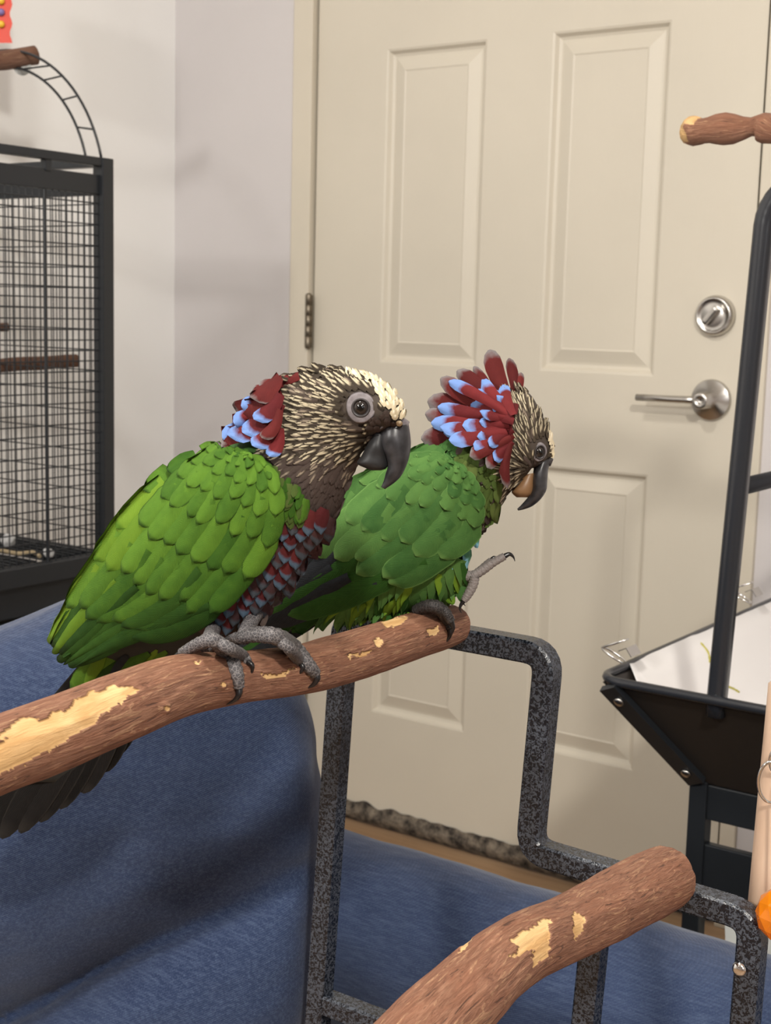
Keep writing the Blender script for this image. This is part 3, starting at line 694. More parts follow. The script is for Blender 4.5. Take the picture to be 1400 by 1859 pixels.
def clip(px, py, s, label, ydir):
    P = on(px, py, 0, X0); e = empty('binder_clip', P, label, 'clip', 'clips on the paper liner')
    for sg in (-1, 1):
        mb = MB(); pts = []
        for k in range(25):
            a = k / 24; w_ = .006 * math.sin(math.pi * min(1, a * 1.0)) ; 
            ang = 2 * math.pi * a; pts.append(P + Vector((-.013 - .013 * math.cos(ang), .0058 * math.sin(ang), .0 + sg * (.010 - .010 * math.cos(ang)) * .6 + .004)) * s)
        mb.tube(pts, .0014, 6, closed=False); mb.build('wire_handle', M['chrome'], e)
    mb = MB(); sp = [P + Vector((-.004, 0, .006)) * s, P + Vector((.004, 0, .010)) * s, P + Vector((.010, 0, .002)) * s]
    rows = [[p + Vector((0, y, 0)) for p in sp] for y in (-.011 * s, .011 * s)]; mb.grid(rows, smooth=False); b_ = mb.build('spring_body', M['steel'], e); sd = b_.modifiers.new('s', 'SOLIDIFY'); sd.thickness = .001
clip(1138, 1190, 1.25, 'silver binder clip at the front corner of the tray liner', 1)
clip(1364, 1082, 1.25, 'silver binder clip on the side rim behind the black upright', 1)
YP = Y0 + .012
p0 = perch('wooden_perch', on(1250, 233, 1, YP), on(1560, 243, 1, YP), .0135, M['bark'], 'gnarled wooden perch with a chewed pale end above the door handle', .75, 26, 1.1)
mb = MB(); hp = on(1530, 243, 1, YP); mb.tube([hp, Vector((hp.x, hp.y, e_.z))], .005, 8); mb.build('perch_bracket', M['black_gloss'], ps)

# ------------------------------------------------------------------ feathers
def prof_round(v): return min(1, .55 + v * 1.5) * (1 if v < .45 else max(0, 1 - ((v - .45) / .552) ** 2.3) ** .5)
def prof_long(v): return min(1, .50 + v * 1.8) * (1 if v < .70 else max(0, 1 - ((v - .70) / .302) ** 2.2) ** .5)
def prof_spat(v): return min(1, .50 + v * .62) * (1 if v < .74 else max(0, 1 - ((v - .74) / .262) ** 2.2) ** .5)
def prof_point(v): return min(1, .4 + v * 2.5) * max(.06, 1 - max(0, (v - .25) / .77) ** 1.6)
class Surf:
    def __init__(s, mb, dep): s.t = BVHTree.FromPolygons(mb.v, mb.f); s.dep = dep
    def hit(s, px, py, far=False):
        d = ray(px, py)
        if far: o = CP + d * 3; dd = -d.normalized()
        else: o = CP; dd = d.normalized()
        loc, nr, i, ds = s.t.ray_cast(o, dd)
        if loc is None: return None
        if nr.dot(dd) > 0: nr = -nr
        return loc, nr
def feather(mb, base, tip, wid, surf=None, far=False, o0=.001, lift=.003, camber=.0012, bend=0.0, prof=prof_round, nu=4, nv=7, dep=None, mi=0, thick=True, twist=0.0):
    bx, by = base; tx, ty = tip; L = math.hypot(tx - bx, ty - by) or 1; dx, dy = (tx - bx) / L, (ty - by) / L; nx, ny = -dy, dx
    rows = []; uv = []; prevd = None
    for j in range(nv + 1):
        v = 1 - (1 - j / nv) ** 1.55; cv = bend * 4 * v * (1 - v); cx, cy = bx + dx * L * v + nx * cv, by + dy * L * v + ny * cv
        h = surf.hit(cx, cy, far) if surf else None
        if h: cd = (h[0] - CP).dot(FW); cn = h[1]
        else:
            cd = prevd if (prevd is not None and dep is None) else (dep(cx, cy, v) if dep else surf.dep(cx)); cn = (-ray(cx, cy)).normalized() * (-1 if far else 1)
        if surf and prevd is not None: cd = max(prevd - .012, min(prevd + .012, cd))
        prevd = cd; row = []
        for i in range(nu + 1):
            u = i / nu * 2 - 1; hw = wid / 2 * max(.03, prof(v)) * u; x, y = cx + nx * hw, cy + ny * hw; d = cd; nr = cn
            if surf:
                hh = surf.hit(x, y, far)
                if hh: d = max(cd - .006, min(cd + .006, (hh[0] - CP).dot(FW))); nr = (hh[1] + cn).normalized()
            elif twist: d = cd + twist * u * wid / F * .5
            row.append(at(x, y, d) + nr * (o0 + lift * v * v + camber * (1 - u * u))); uv.append((i / nu, v))
        rows.append(row)
    if thick:
        n = nu + 1; b = len(mb.v); mb.grid(rows, mi, uv)
        vd = ((rows[0][0] + rows[-1][-1]) / 2 - CP).normalized() * (.0005 if not far else -.0005)
        low = [[p + vd for p in r] for r in rows]; mb.grid([list(reversed(r)) for r in low], mi, [uv[j * n + (n - 1 - i)] for j in range(len(rows)) for i in range(n)])
    else: mb.grid(rows, mi, uv)
def one(name, m, parent, *a, **k):
    mb = MB(); feather(mb, *a, **k); return mb.build(name, m, parent)
def wing_map(Bk, Fr):
    Bc = catmull(Bk, 8); Fc = catmull(Fr, 8)
    def P(s_, t):
        a = sample(Bc, min(1, max(0, s_))); b = sample(Fc, min(1, max(0, s_))); return lerp(a[0], b[0], t), lerp(a[1], b[1], t)
    def width(s_): a = sample(Bc, s_); b = sample(Fc, s_); return math.hypot(a[0] - b[0], a[1] - b[1])
    return P, width
def body_loft(spec, depf, nseg=7, n=40):
    mb = MB(); rings = []
    for q in catmull(spec, nseg):
        A, B = q[:2], q[2:4]; t = q[4]; cx = (A[0] + B[0]) / 2
        rings.append(px_ring(A, B, depf(cx) + q[5], t, n, .96))
    mb.loft(rings); return mb
def fan_plumage(name, parent, surf, region, flow, step, length, width, pick, mats, far=True, o0=.0004, lift=.0016, jit=.35, prof=prof_round, nv=3):
    """many small contour feathers, too small to count, joined into one part"""
    mb = MB(); xs_ = [p[0] for p in region]; ys_ = [p[1] for p in region]; pts = []
    y = min(ys_); r_ = 0
    while y < max(ys_):
        x = min(xs_) + (step / 2 if r_ % 2 else 0)
        while x < max(xs_):
            jx, jy = x + random.uniform(-jit, jit) * step, y + random.uniform(-jit, jit) * step
            if inpoly(jx, jy, region): pts.append((jx, jy))
            x += step
        y += step * .85; r_ += 1
    for (x, y) in pts:
        mi = pick(x, y)
        if mi is None: continue
        dx, dy = flow(x, y); L = math.hypot(dx, dy) or 1; ln = length(x, y) if callable(length) else length; wd = width(x, y) if callable(width) else width
        ln *= random.uniform(.8, 1.2); a = random.uniform(-.16, .16); dx, dy = dx / L, dy / L; dx, dy = dx * math.cos(a) - dy * math.sin(a), dx * math.sin(a) + dy * math.cos(a)
        for fr_ in ((False, True) if far else (False,)):
            if surf.hit(x, y, fr_) is None: continue
            feather(mb, (x, y), (x + dx * ln, y + dy * ln), wd, surf, fr_, o0 + random.uniform(0, .0006), lift, .0006, prof=prof, nu=2, nv=nv, mi=mi, thick=False)
    return mb.build(name, mats, parent, kind='stuff')
def toe(name, parent, pts, rad, m, claw=None, onto=None, scales=True):
    """pts: px,py,(depth or None to lie on the branch), rad px at each"""
    C = []; R_ = []
    q = []
    for (px, py, d), r in zip(pts, rad):
        if d is None:
            h = onto.ray_cast(CP, ray(px, py).normalized()); P = h[0]
            if P is None: P, nr_, i_, d_ = onto.find_nearest(at(px, py, q[-1][2] if q else .8))
            d = (P - CP).dot(FW) - r * .8 * .8 / F
        q.append((px, py, d, r))
    for px, py, d, r in catmull(q, 9):
        C.append(at(px, py, d)); k = len(C); R_.append(r * d / F * (1 + (.07 * math.sin(k * 2.1) if scales else 0)))
    mb = MB(); mb.tube([C[0]] + C + [C[-1] + (C[-1] - C[-2]) * .3], [R_[0] * .4] + R_ + [R_[-1] * .5], 12); t = mb.build(name, m, parent)
    if claw:
        cq = []
        for px, py, dd in claw: cq.append((px, py, C[-1].__sub__(CP).dot(FW) + dd))
        cq = [(pts[-1][0], pts[-1][1], q[-1][2])] + cq; cc = catmull(cq, 5); n = len(cc); r0 = rad[-1] * .72
        mb = MB(); mb.tube([at(*p) for p in cc], [max(.00025, r0 * p[2] / F * (1 - (i / (n - 1)) ** 1.3)) for i, p in enumerate(cc)], 10); mb.build('claw', M['claw'], t)
    return t
def px_blob(mb, spec, depf, nseg=6, n=20, mi=0, sh=1.0):
    mb.loft([px_ring(q[:2], q[2:4], depf + q[5], q[4], n, sh) for q in catmull(spec, nseg)], mi)
def eye(parent, surf, ex, ey, rs, re, squash=1.0, tilt=0):
    h = surf.hit(ex, ey); P, nr = h; d = (P - CP).dot(FW); nr = (nr + (CP - P).normalized() * 1.2).normalized()
    a = UP; e2 = (a - nr * a.dot(nr)).normalized(); e1 = e2.cross(nr); e1 *= squash; s_ = d / F
    def disc(prof, mi=0, n=36):
        m_ = MB(); m_.loft([[P + (e1 * math.cos(2 * math.pi * k / n) + e2 * math.sin(2 * math.pi * k / n)) * (r * s_ * (1 + w_ * .03 * math.sin(3 * 2 * math.pi * k / n + 1))) + nr * (hh * s_) for k in range(n)] for r, hh, w_ in prof], mi, True); return m_
    ring = disc([(rs * 1.08, -4, 1), (rs, 2.0, 1), (rs * .93, 3.6, 1), (rs * .86, 3.2, 1), (rs * .80, 4.4, 1), (rs * .74, 3.9, 1), (rs * .68, 5.2, 1), (rs * .62, 4.6, 1), (re * 1.18, 6.0, 0), (re * 1.05, 6.2, 0), (re * .95, 4.5, 0)]).build('eye_ring', M['eye_skin'], parent)
    disc([(re * 1.22, 5.6, 0), (re * 1.14, 6.6, 0), (re * 1.02, 6.6, 0), (re * .96, 5.2, 0)]).build('eyelid', M['lid'], ring)
    eb = disc([(re * math.sin(a_), 6.0 - re * .42 + re * .75 * math.cos(a_), 0) for a_ in (1.55, 1.3, 1.05, .8, .55, .3, .12, .02)]).build('eyeball', M['iris'], parent)
    disc([(re * .70 * math.sin(a_), 6.15 - re * .42 + re * .12 + re * .66 * math.cos(a_ * .9), 0) for a_ in (1.2, .95, .7, .45, .2, .02)]).build('pupil', M['pupil'], eb)

# ================================================================== parrot on the left
D1 = lambda x: .790 - (x - 490) * .00021
par = empty('parrot', on(490, 1200, 0, XB), 'green parrot with cream forehead and flattened crest, both feet gripping the branch', 'parrot', 'parrots on the perch')
spec = [(122, 1165, 160, 1205, .006, .012), (142, 1118, 240, 1212, .017, .008), (178, 1040, 340, 1196, .028, .004), (232, 958, 432, 1164, .036, 0), (296, 893, 500, 1094, .040, 0), (360, 848, 556, 1005, .041, 0), (412, 812, 598, 948, .037, 0),
        (450, 770, 622, 902, .031, 0), (486, 724, 634, 868, .0275, 0), (528, 689, 645, 842, .0260, 0), (580, 673, 662, 815, .0255, 0), (630, 673, 680, 795, .023, 0), (676, 685, 697, 783, .019, 0), (712, 711, 712, 774, .013, 0), (737, 748, 726, 768, .0055, 0)]
bmb = body_loft(spec, D1)
for fi, f in enumerate(bmb.f):
    c = sum((bmb.v[i] for i in f), Vector()) / len(f); x, y, z = pix(c)
    if x + .55 * (900 - y) > 555 and y < 925: bmb.m[fi] = 1
    elif x - 505 + (y - 900) * .58 > 0: bmb.m[fi] = 2
    elif y > 1115 and x > 150: bmb.m[fi] = 3  # underside blackened in colour where the wing shades it
body1 = bmb.build('body', [M['b_green'], M['b_brown'], M['b_red'], M['b_black']], par)
S = Surf(bmb, D1)
# wings
Bk = [(438, 826), (395, 822), (335, 855), (285, 900), (240, 952), (200, 1008), (165, 1070), (132, 1132), (112, 1192)]
Fr = [(446, 828), (490, 845), (514, 890), (506, 945), (474, 1010), (432, 1062), (385, 1106), (300, 1122), (214, 1170), (118, 1196)]
def make_wing(parent, Bk, Fr, S, rows, far, base_mat, base_off):
    P, wd = wing_map(Bk, Fr); mb = MB(); rr = []
    for i in range(22):
        s_ = .02 + .92 * i / 21; row = []
        for j in range(11):
            x, y = P(s_, .03 + .94 * j / 10); h = S.hit(x, y, far)
            p, nr = (h if h else (at(x, y, S.dep(x)), (-ray(x, y)).normalized() * (-1 if far else 1)))
            row.append(p + nr * (base_off * math.sin(math.pi * (.12 + .76 * j / 10)) + .0004))
        rr.append(row)
    mb.grid(rr); wg = mb.build('wing', base_mat, parent); sd = wg.modifiers.new('s', 'SOLIDIFY'); sd.thickness = .0008
    nrow = len(rows)
    for ri, (s0, ln, cnt, m, pr, wf, skew) in enumerate(rows):
        for k in range(cnt):
            t = (k + .5) / cnt; t = min(.97, max(.03, t + random.uniform(-.12, .12) / cnt)); ss = s0 + random.uniform(-.012, .012) + skew * (t - .5)
            b_ = P(ss, t); l_ = ln * random.uniform(.9, 1.1); tp_ = P(min(1.0, ss + l_), min(.985, max(.015, t)))
            mid = P(min(1.0, ss + l_ * .5), t); Lx, Ly = tp_[0] - b_[0], tp_[1] - b_[1]; LL = math.hypot(Lx, Ly)
            if LL < 6: continue
            bend = ((mid[0] - (b_[0] + tp_[0]) / 2) * -Ly + (mid[1] - (b_[1] + tp_[1]) / 2) * Lx) / LL
            mm = m(t) if callable(m) else m
            w_ = wf * wd(min(.95, ss + l_ * .4)) / cnt
            one('wing_feather', M[mm], wg, b_, tp_, w_, S, far, base_off + .0006 + .0007 * (nrow - ri) + .0004 * (k % 3), .0027, .0016, bend, pr, nv=9 if ln > .12 else 7)
    return wg
g1 = lambda t: ('green_dark' if random.random() < .13 else 'green') if t > .22 else random.choice(['green', 'green_lime'])  # scattered dark feathers paint shaded gaps in the wing
rows1 = [(.78, .22, 3, 'green_dark', prof_point, .9, 0), (.64, .335, 6, lambda t: 'green_dark' if t > .25 else 'green_lime', prof_point, 1.5, -.05), (.53, .27, 8, lambda t: 'green_dark' if t > .62 else g1(t), prof_long, 1.5, -.02),  # lower secondaries take a darker green for the wing's shaded half
         (.425, .22, 9, g1, prof_long, 1.5, 0), (.325, .175, 9, g1, prof_long, 1.5, 0), (.255, .13, 9, 'green', prof_round, 1.5, 0), (.195, .105, 9, 'green', prof_round, 1.55, 0), (.14, .09, 9, 'green', prof_round, 1.6, 0),
         (.095, .08, 8, 'green', prof_round, 1.6, 0), (.05, .075, 7, 'green', prof_round, 1.6, 0), (.012, .07, 5, 'green', prof_round, 1.7, 0)]
rows1 = list(rows1)
make_wing(par, Bk, Fr, S, rows1, False, M['b_green'], .0030)
make_wing(par, Bk, Fr, S, rows1[1:9:2], True, M['b_green'], .0030)
# mantle feathers between nape and wing
for k in range(16):
    t = k / 15; x = 400 + 120 * t + random.uniform(-5, 5); y = 812 + 60 * t * t + random.uniform(-4, 10)
    one('mantle_feather', M['green' if t < .7 else 'olive'], body1, (x, y), (x - 30 + 26 * t, y + 30 + 8 * t), 24, S, False, .0046, .002, .0012, 0, prof_round, nv=6)
fan_plumage('neck_feathers', body1, S, [(395, 822), (440, 812), (500, 840), (545, 885), (560, 930), (520, 930), (510, 880), (480, 845)], lambda x, y: (-.4, 1), 11, 24, 14, lambda x, y: 0 if x < 500 else (1 if random.random() < .6 else 0), [M['green'], M['olive']], True, .0045, .0022)
# breast: scallops of red edged with blue
reg = [(520, 905), (590, 932), (596, 955), (562, 1008), (518, 1060), (464, 1114), (420, 1140), (392, 1130), (400, 1100), (450, 1050), (490, 990), (512, 940)]
row_i = 0; y = 900
while y < 1150:
    x = 380 + (13 if row_i % 2 else 0)
    while x < 620:
        jx, jy = x + random.uniform(-4, 4), y + random.uniform(-4, 4)
        if inpoly(jx, jy, reg):
            edge = (jx - 500) + (jy - 900) * .62; m = 'breast' if random.random() < .8 and edge < 98 else 'breast_dull'
            if jy < 930 and jx < 548: m = 'green'
            one('breast_feather', M[m], body1, (jx + 5, jy - 16), (jx - 9, jy + 21), 27, S, False, .0012 + .0035 * max(0, (1120 - jy) / 260), .0026, .0016, 0, prof_round, nv=7)
        x += 25
    y += 17; row_i += 1
fan_plumage('breast_fluff', body1, S, [(470, 1000), (600, 930), (590, 1000), (520, 1080), (450, 1150), (390, 1165), (380, 1110), (420, 1085)], lambda x, y: (-.35, 1), 15, 26, 15, lambda x, y: 0 if random.random() < .6 else 1, [M['breast_dull'], M['throat']], True, .0006)
# belly and undertail coverts
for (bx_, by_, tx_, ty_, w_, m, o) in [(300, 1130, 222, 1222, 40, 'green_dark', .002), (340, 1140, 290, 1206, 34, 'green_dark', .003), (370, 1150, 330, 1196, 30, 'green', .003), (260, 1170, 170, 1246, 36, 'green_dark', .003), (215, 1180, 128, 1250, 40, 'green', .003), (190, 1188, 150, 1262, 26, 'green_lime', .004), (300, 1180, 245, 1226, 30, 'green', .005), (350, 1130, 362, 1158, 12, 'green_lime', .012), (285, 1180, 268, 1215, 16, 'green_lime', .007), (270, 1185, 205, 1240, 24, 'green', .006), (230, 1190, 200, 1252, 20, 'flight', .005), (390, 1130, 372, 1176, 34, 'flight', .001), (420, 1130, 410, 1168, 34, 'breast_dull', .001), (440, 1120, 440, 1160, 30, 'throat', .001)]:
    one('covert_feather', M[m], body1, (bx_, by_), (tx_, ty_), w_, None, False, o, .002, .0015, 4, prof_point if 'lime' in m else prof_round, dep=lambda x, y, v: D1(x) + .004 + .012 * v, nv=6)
# tail, behind the branch
tl = MB(); tsp = [(215, 1130, 330, 1170, .010, .020), (160, 1220, 280, 1250, .009, .028), (90, 1330, 225, 1345, .006, .040), (40, 1420, 165, 1420, .003, .050)]
tl.loft([px_ring(q[:2], q[2:4], D1((q[0] + q[2]) / 2) + q[5], q[4], 20) for q in catmull(tsp, 5)]); tail = tl.build('tail', M['b_black'], par)
for k, (tx_, ty_) in enumerate([(-62, 1512), (-30, 1522), (2, 1522), (36, 1512), (72, 1492), (108, 1468), (150, 1440), (186, 1402), (206, 1372)]):
    t = k / 8; one('tail_feather', M['tail'], tail, (190 + 100 * t, 1170 + 14 * t), (tx_, ty_), 50, None, False, 0, 0, .001, -6 + 10 * t, prof_long, dep=lambda x, y, v, t=t: D1(x) + .012 + .045 * v - .004 * abs(t - .5) + .006 * t, nv=10, nu=4)
# head plumage
beak0 = (700, 790)
def flow1(x, y):
    dx, dy = x - beak0[0], y - beak0[1]; L = math.hypot(dx, dy); dx, dy = dx / L, dy / L
    if y > 790: k = min(1, (y - 790) / 70); dx, dy = lerp(dx, -.35, k * .6), lerp(dy, .95, k * .6)
    else: dx, dy = lerp(dx, -1, .35), lerp(dy, .12, .35)
    return dx, dy
hreg = [(505, 700), (535, 680), (580, 670), (640, 670), (690, 690), (735, 735), (742, 762), (722, 776), (700, 772), (686, 782), (680, 800), (656, 818), (648, 848), (633, 880), (626, 918), (590, 945), (545, 905), (500, 850), (486, 800), (490, 740)]
cream = [(612, 664), (640, 684), (668, 700), (690, 722), (696, 745), (716, 752), (724, 768), (760, 770), (740, 700), (670, 664)]
def pick1(x, y):
    if math.hypot(x - 656, y - 741) < 29 or (656 < x < 694 and abs(y - 745) < 16): return None
    if inpoly(x + random.uniform(-6, 6), y + random.uniform(-5, 5), cream): return 2
    if 676 < x < 715 and 745 < y < 790: return 3
    if y > 850 + random.uniform(-12, 12) or (x < 520 and y > 820): return 3
    if y > 825: return 1 if random.random() < .6 else 3
    return 0 if random.random() < .88 else 1
fan_plumage('head_feathers', body1, S, hreg, flow1, 9.8, lambda x, y: 16 if inpoly(x, y, cream) else (11 if (x > 664 and y > 728) else (24 if y < 705 else 31)), lambda x, y: 9.5 if inpoly(x, y, cream) else 12.5, pick1, [M['streak'], M['streak_soft'], M['cream'], M['throat']], True, .0006, .0008, .3)
# crest, folded on the nape
cr = [((548, 688), (470, 700), 26, 'crest_plain'), ((520, 700), (458, 712), 30, 'crest_plain'), ((520, 715), (438, 738), 36, 'crest'), ((505, 735), (424, 768), 40, 'crest'), ((500, 750), (404, 796), 44, 'crest'), ((492, 775), (402, 812), 38, 'crest_plain'), ((515, 720), (452, 766), 44, 'crest_plain'),
      ((520, 735), (464, 800), 42, 'crest'), ((508, 760), (440, 808), 36, 'crest'), ((516, 765), (478, 822), 34, 'crest'), ((520, 780), (500, 836), 26, 'crest'), ((525, 700), (488, 742), 34, 'crest_plain'), ((528, 725), (490, 776), 30, 'crest'), ((526, 750), (496, 806), 24, 'crest_plain')]
for k, (b_, t_, w_, m) in enumerate(cr):
    one('crest_feather', M[m], body1, b_, t_, w_, S, False, .002 + .0009 * (k % 7) * .8 + (.003 if k > 6 else 0), .004, .002, -4, prof_spat, nv=7)
    one('crest_feather', M[m], body1, b_, t_, w_, S, True, .002 + .0006 * (k % 7), .004, .002, -4, prof_spat, nv=6) if k % 2 == 0 else None
eye(par, S, 656, 740, 27, 14.5)
# beak
hd = D1(690)
mb = MB(); ub = [(690, 778, 742, 770, .0095, 0), (687, 795, 745, 790, .0105, 0), (690, 812, 746, 808, .0100, 0), (700, 830, 743, 830, .0085, 0), (704, 846, 736, 850, .0066, 0), (700, 860, 727, 866, .0048, 0), (697, 872, 714, 878, .0028, 0), (692, 884, 699, 888, .0008, 0)]
px_blob(mb, ub, hd, 6, 24); bk = mb.build('upper_beak', M['beak'], par)
mb = MB(); px_blob(mb, [(684, 786, 700, 764, .0105, 0), (700, 778, 716, 758, .0105, 0), (718, 780, 732, 758, .0085, 0), (736, 784, 744, 766, .004, 0)], hd, 6, 20); ce = mb.build('cere', M['eye_skin'], bk)
mb = MB(); c = at(726, 771, hd - .0098); mb.lathe(c, CP - c, [(.0016, -.002), (.0015, .0004), (.0006, .0006)], 12); mb.build('nostril', M['pupil'], ce)
mb = MB(); px_blob(mb, [(678, 784, 702, 790, .0065, .001), (668, 804, 702, 812, .0085, .001), (657, 826, 704, 830, .0072, .001), (648, 841, 705, 844, .0066, .001), (664, 850, 700, 851, .005, .001), (674, 854, 692, 854, .002, .001)], hd, 6, 20); mb.build('lower_beak', M['beak_shaded'], par)
# legs
def leg(parent, a, b, da, db_, r0, r1, m): 
    mb = MB(); A = at(*a, da); B = at(*b, db_); mb.tube([A, A.lerp(B, .3), A.lerp(B, .7), B], [r0, r0 * .8, r1, r1], 12); return mb.build('leg', m, parent)
dpt = lambda x, y: (B1.ray_cast(CP, ray(x, y).normalized())[0] - CP).dot(FW)
f1 = leg(par, (392, 1130), (376, 1172), D1(392) + .004, dpt(385, 1205) + .016, .0055, .0045, M['foot'])
f2 = leg(par, (464, 1110), (442, 1158), D1(462) + .004, dpt(450, 1195) + .014, .0055, .0045, M['foot'])
b0 = dpt(380, 1200)
toe('toe', f1, [(338, 1181, b0 + .004), (362, 1168, b0 - .002), (389, 1163, b0 - .004), (411, 1187, None), (429, 1218, None), (434, 1248, None)], [9, 12, 14, 15, 13, 10], M['foot'], [(433, 1262, -.001), (422, 1274, .001), (405, 1281, .005)], B1)
toe('toe', f1, [(392, 1163, b0 - .002), (418, 1178, b0 - .004), (440, 1190, None), (450, 1202, None)], [11, 12, 11, 8], M['foot'], [(458, 1208, -.001), (457, 1220, 0), (447, 1231, .001)], B1)
toe('toe', f1, [(372, 1168, b0 + .004), (352, 1172, b0 + .010), (330, 1184, b0 + .020)], [12, 10, 8], M['foot'], [(318, 1192, .004), (312, 1206, .010)], B1)
b1_ = dpt(480, 1200)
toe('toe', f2, [(440, 1156, b1_ + .006), (470, 1152, b1_ - .002), (503, 1156, b1_ - .004), (533, 1176, None), (557, 1204, None), (572, 1222, None)], [12, 15, 16, 16, 14, 11], M['foot'], [(576, 1232, -.001), (566, 1245, .001), (546, 1251, .003)], B1)
toe('toe', f2, [(500, 1158, b1_ - .002), (525, 1176, b1_ - .004), (541, 1196, None), (547, 1206, None)], [11, 12, 11, 8], M['foot'], [(550, 1212, -.001), (544, 1222, 0), (536, 1226, .001)], B1)
toe('toe', f2, [(446, 1158, b1_ + .006), (428, 1158, b1_ + .014), (410, 1166, b1_ + .022)], [12, 10, 8], M['foot'], [(400, 1176, .004), (396, 1190, .010)], B1)

# ================================================================== parrot on the right
D2 = lambda x: .925 - (x - 800) * .00012
pr2 = empty('parrot', on(800, 1110, 0, XB), 'green parrot with raised red and blue crest, one foot lifted off the branch end', 'parrot', 'parrots on the perch')
spec = [(470, 1105, 500, 1142, .006, .010), (500, 1070, 580, 1130, .018, .006), (556, 1010, 660, 1112, .030, .002), (610, 948, 740, 1100, .039, 0), (664, 890, 806, 1080, .042, 0), (712, 850, 846, 1036, .041, 0), (756, 822, 856, 985, .037, 0),
        (800, 800, 878, 955, .032, 0), (838, 772, 900, 930, .029, 0), (880, 742, 914, 905, .027, 0), (922, 716, 928, 885, .0255, 0), (958, 712, 945, 872, .0235, 0), (984, 752, 958, 860, .019, 0), (998, 790, 966, 850, .013, 0), (1003, 826, 975, 846, .0055, 0)]
bmb = body_loft(spec, D2)
for fi, f in enumerate(bmb.f):
    c = sum((bmb.v[i] for i in f), Vector()) / len(f); x, y, z = pix(c)
    if x > 905 or (x > 880 and y < 960): bmb.m[fi] = 1
    elif y > 1060 or x < 620: bmb.m[fi] = 2
body2 = bmb.build('body', [M['b_green'], M['b_brown'], M['b_black']], pr2)
S2_ = Surf(bmb, D2)
Bk2 = [(815, 838), (775, 838), (715, 858), (668, 888), (628, 925), (590, 972), (555, 1020), (520, 1065), (484, 1110)]
Fr2 = [(835, 845), (860, 872), (870, 905), (858, 945), (825, 990), (765, 1030), (690, 1052), (600, 1078), (490, 1118)]
g2 = lambda t: 'green2'
rows2 = [(.72, .28, 4, 'flight', prof_long, 1.5, 0), (.60, .34, 5, lambda t: 'green2_dark' if t > .35 else 'flight', prof_long, 1.4, -.06), (.42, .26, 7, g2, prof_long, 1.5, -.02), (.31, .22, 7, g2, prof_long, 1.5, 0), (.235, .15, 8, g2, prof_round, 1.5, 0),
         (.175, .115, 8, g2, prof_round, 1.55, 0), (.12, .10, 8, g2, prof_round, 1.6, 0), (.07, .085, 7, g2, prof_round, 1.65, 0), (.025, .075, 5, g2, prof_round, 1.7, 0)]
make_wing(pr2, Bk2, Fr2, S2_, rows2, False, M['b_green'], .0040)
make_wing(pr2, Bk2, Fr2, S2_, rows2[1:8:2], True, M['b_green'], .0040)
for (b_, t_, w_, m, o) in [((842, 952), (766, 1022), 20, 'flight', .0035), ((845, 965), (790, 1018), 16, 'flight', .003)]: one('edge_feather', M[m], body2, b_, t_, w_, S2_, False, o, .001, .001, -5, prof_long, nv=7)
for k in range(12):
    t = k / 11; x = 770 + 90 * t + random.uniform(-5, 5); y = 815 + 22 * t + random.uniform(-4, 14)
    one('mantle_feather', M['green2' if t < .65 else 'olive'], body2, (x, y), (x - 30 + 12 * t, y + 24 + 10 * t), 26, S2_, False, .004, .002, .0012, 0, prof_round, nv=5)
# lower plumage
for (bx_, by_, tx_, ty_, w_, m, o) in [(830, 1010, 800, 1080, 46, 'green2', .004), (800, 1020, 745, 1100, 48, 'green2', .004), (770, 1035, 700, 1116, 44, 'green2', .003), (840, 1030, 842, 1096, 30, 'green2', .006), (815, 1050, 822, 1098, 30, 'green_lime', .004), (730, 1040, 640, 1118, 44, 'green2_dark', .002), (700, 1050, 606, 1120, 34, 'green2', .004), (690, 1055, 590, 1112, 26, 'green_lime', .006), (660, 1060, 572, 1140, 30, 'green2', .001), (640, 1060, 530, 1148, 40, 'green2_dark', .0), (600, 1070, 500, 1150, 40, 'green2_dark', -.002), (580, 1080, 470, 1150, 34, 'green2', -.003), (720, 1075, 692, 1118, 22, 'green_lime', .007), (790, 1070, 780, 1108, 34, 'green2_dark', .003), (670, 1080, 628, 1122, 18, 'green_lime', .008), (640, 1075, 570, 1126, 22, 'green2', .006)]:
    one('covert_feather', M[m], body2, (bx_, by_), (tx_, ty_), w_ * .78, S2_, False, .0012 + o * .8, .003, .0016, 5, prof_point if w_ < 28 else prof_round, nv=8)
tl = MB(); tl.loft([px_ring(q[:2], q[2:4], D2((q[0] + q[2]) / 2) + q[5], q[4], 20) for q in catmull([(600, 1030, 640, 1100, .010, .012), (540, 1080, 570, 1130, .008, .016), (470, 1130, 490, 1160, .004, .022)], 5)]); tail2 = tl.build('tail', M['b_black'], pr2)
for k in range(6):
    t = k / 5; one('tail_feather', M['flight' if k % 2 else 'green2_dark'], tail2, (600 + 30 * t, 1050 + 30 * t), (330 + 60 * t, 1195 + 30 * t), 40, None, False, 0, 0, .001, 0, prof_long, dep=lambda x, y, v, t=t: D2(x) + .012 + .03 * v, nv=9)
fan_plumage('nape_feathers', body2, S2_, [(755, 820), (800, 795), (880, 800), (905, 860), (905, 940), (870, 975), (868, 900), (850, 862), (800, 838)], lambda x, y: (-.45, 1), 11, 24, 14, lambda x, y: 0 if x < 835 and y < 880 else (1 if random.random() < .7 else 2), [M['green2'], M['olive'], M['throat']], True, .0012, .0022)
fan_plumage('belly_feathers', body2, S2_, [(660, 1052), (760, 1036), (835, 1005), (850, 1040), (846, 1092), (780, 1098), (700, 1108), (610, 1112)], lambda x, y: (-.55 if x < 760 else -.1, 1), 15, 34, 17, lambda x, y: random.choice([0, 0, 0, 1, 2]), [M['green2'], M['green2_dark'], M['green_lime']], True, .0055, .004, prof=prof_point, nv=4)
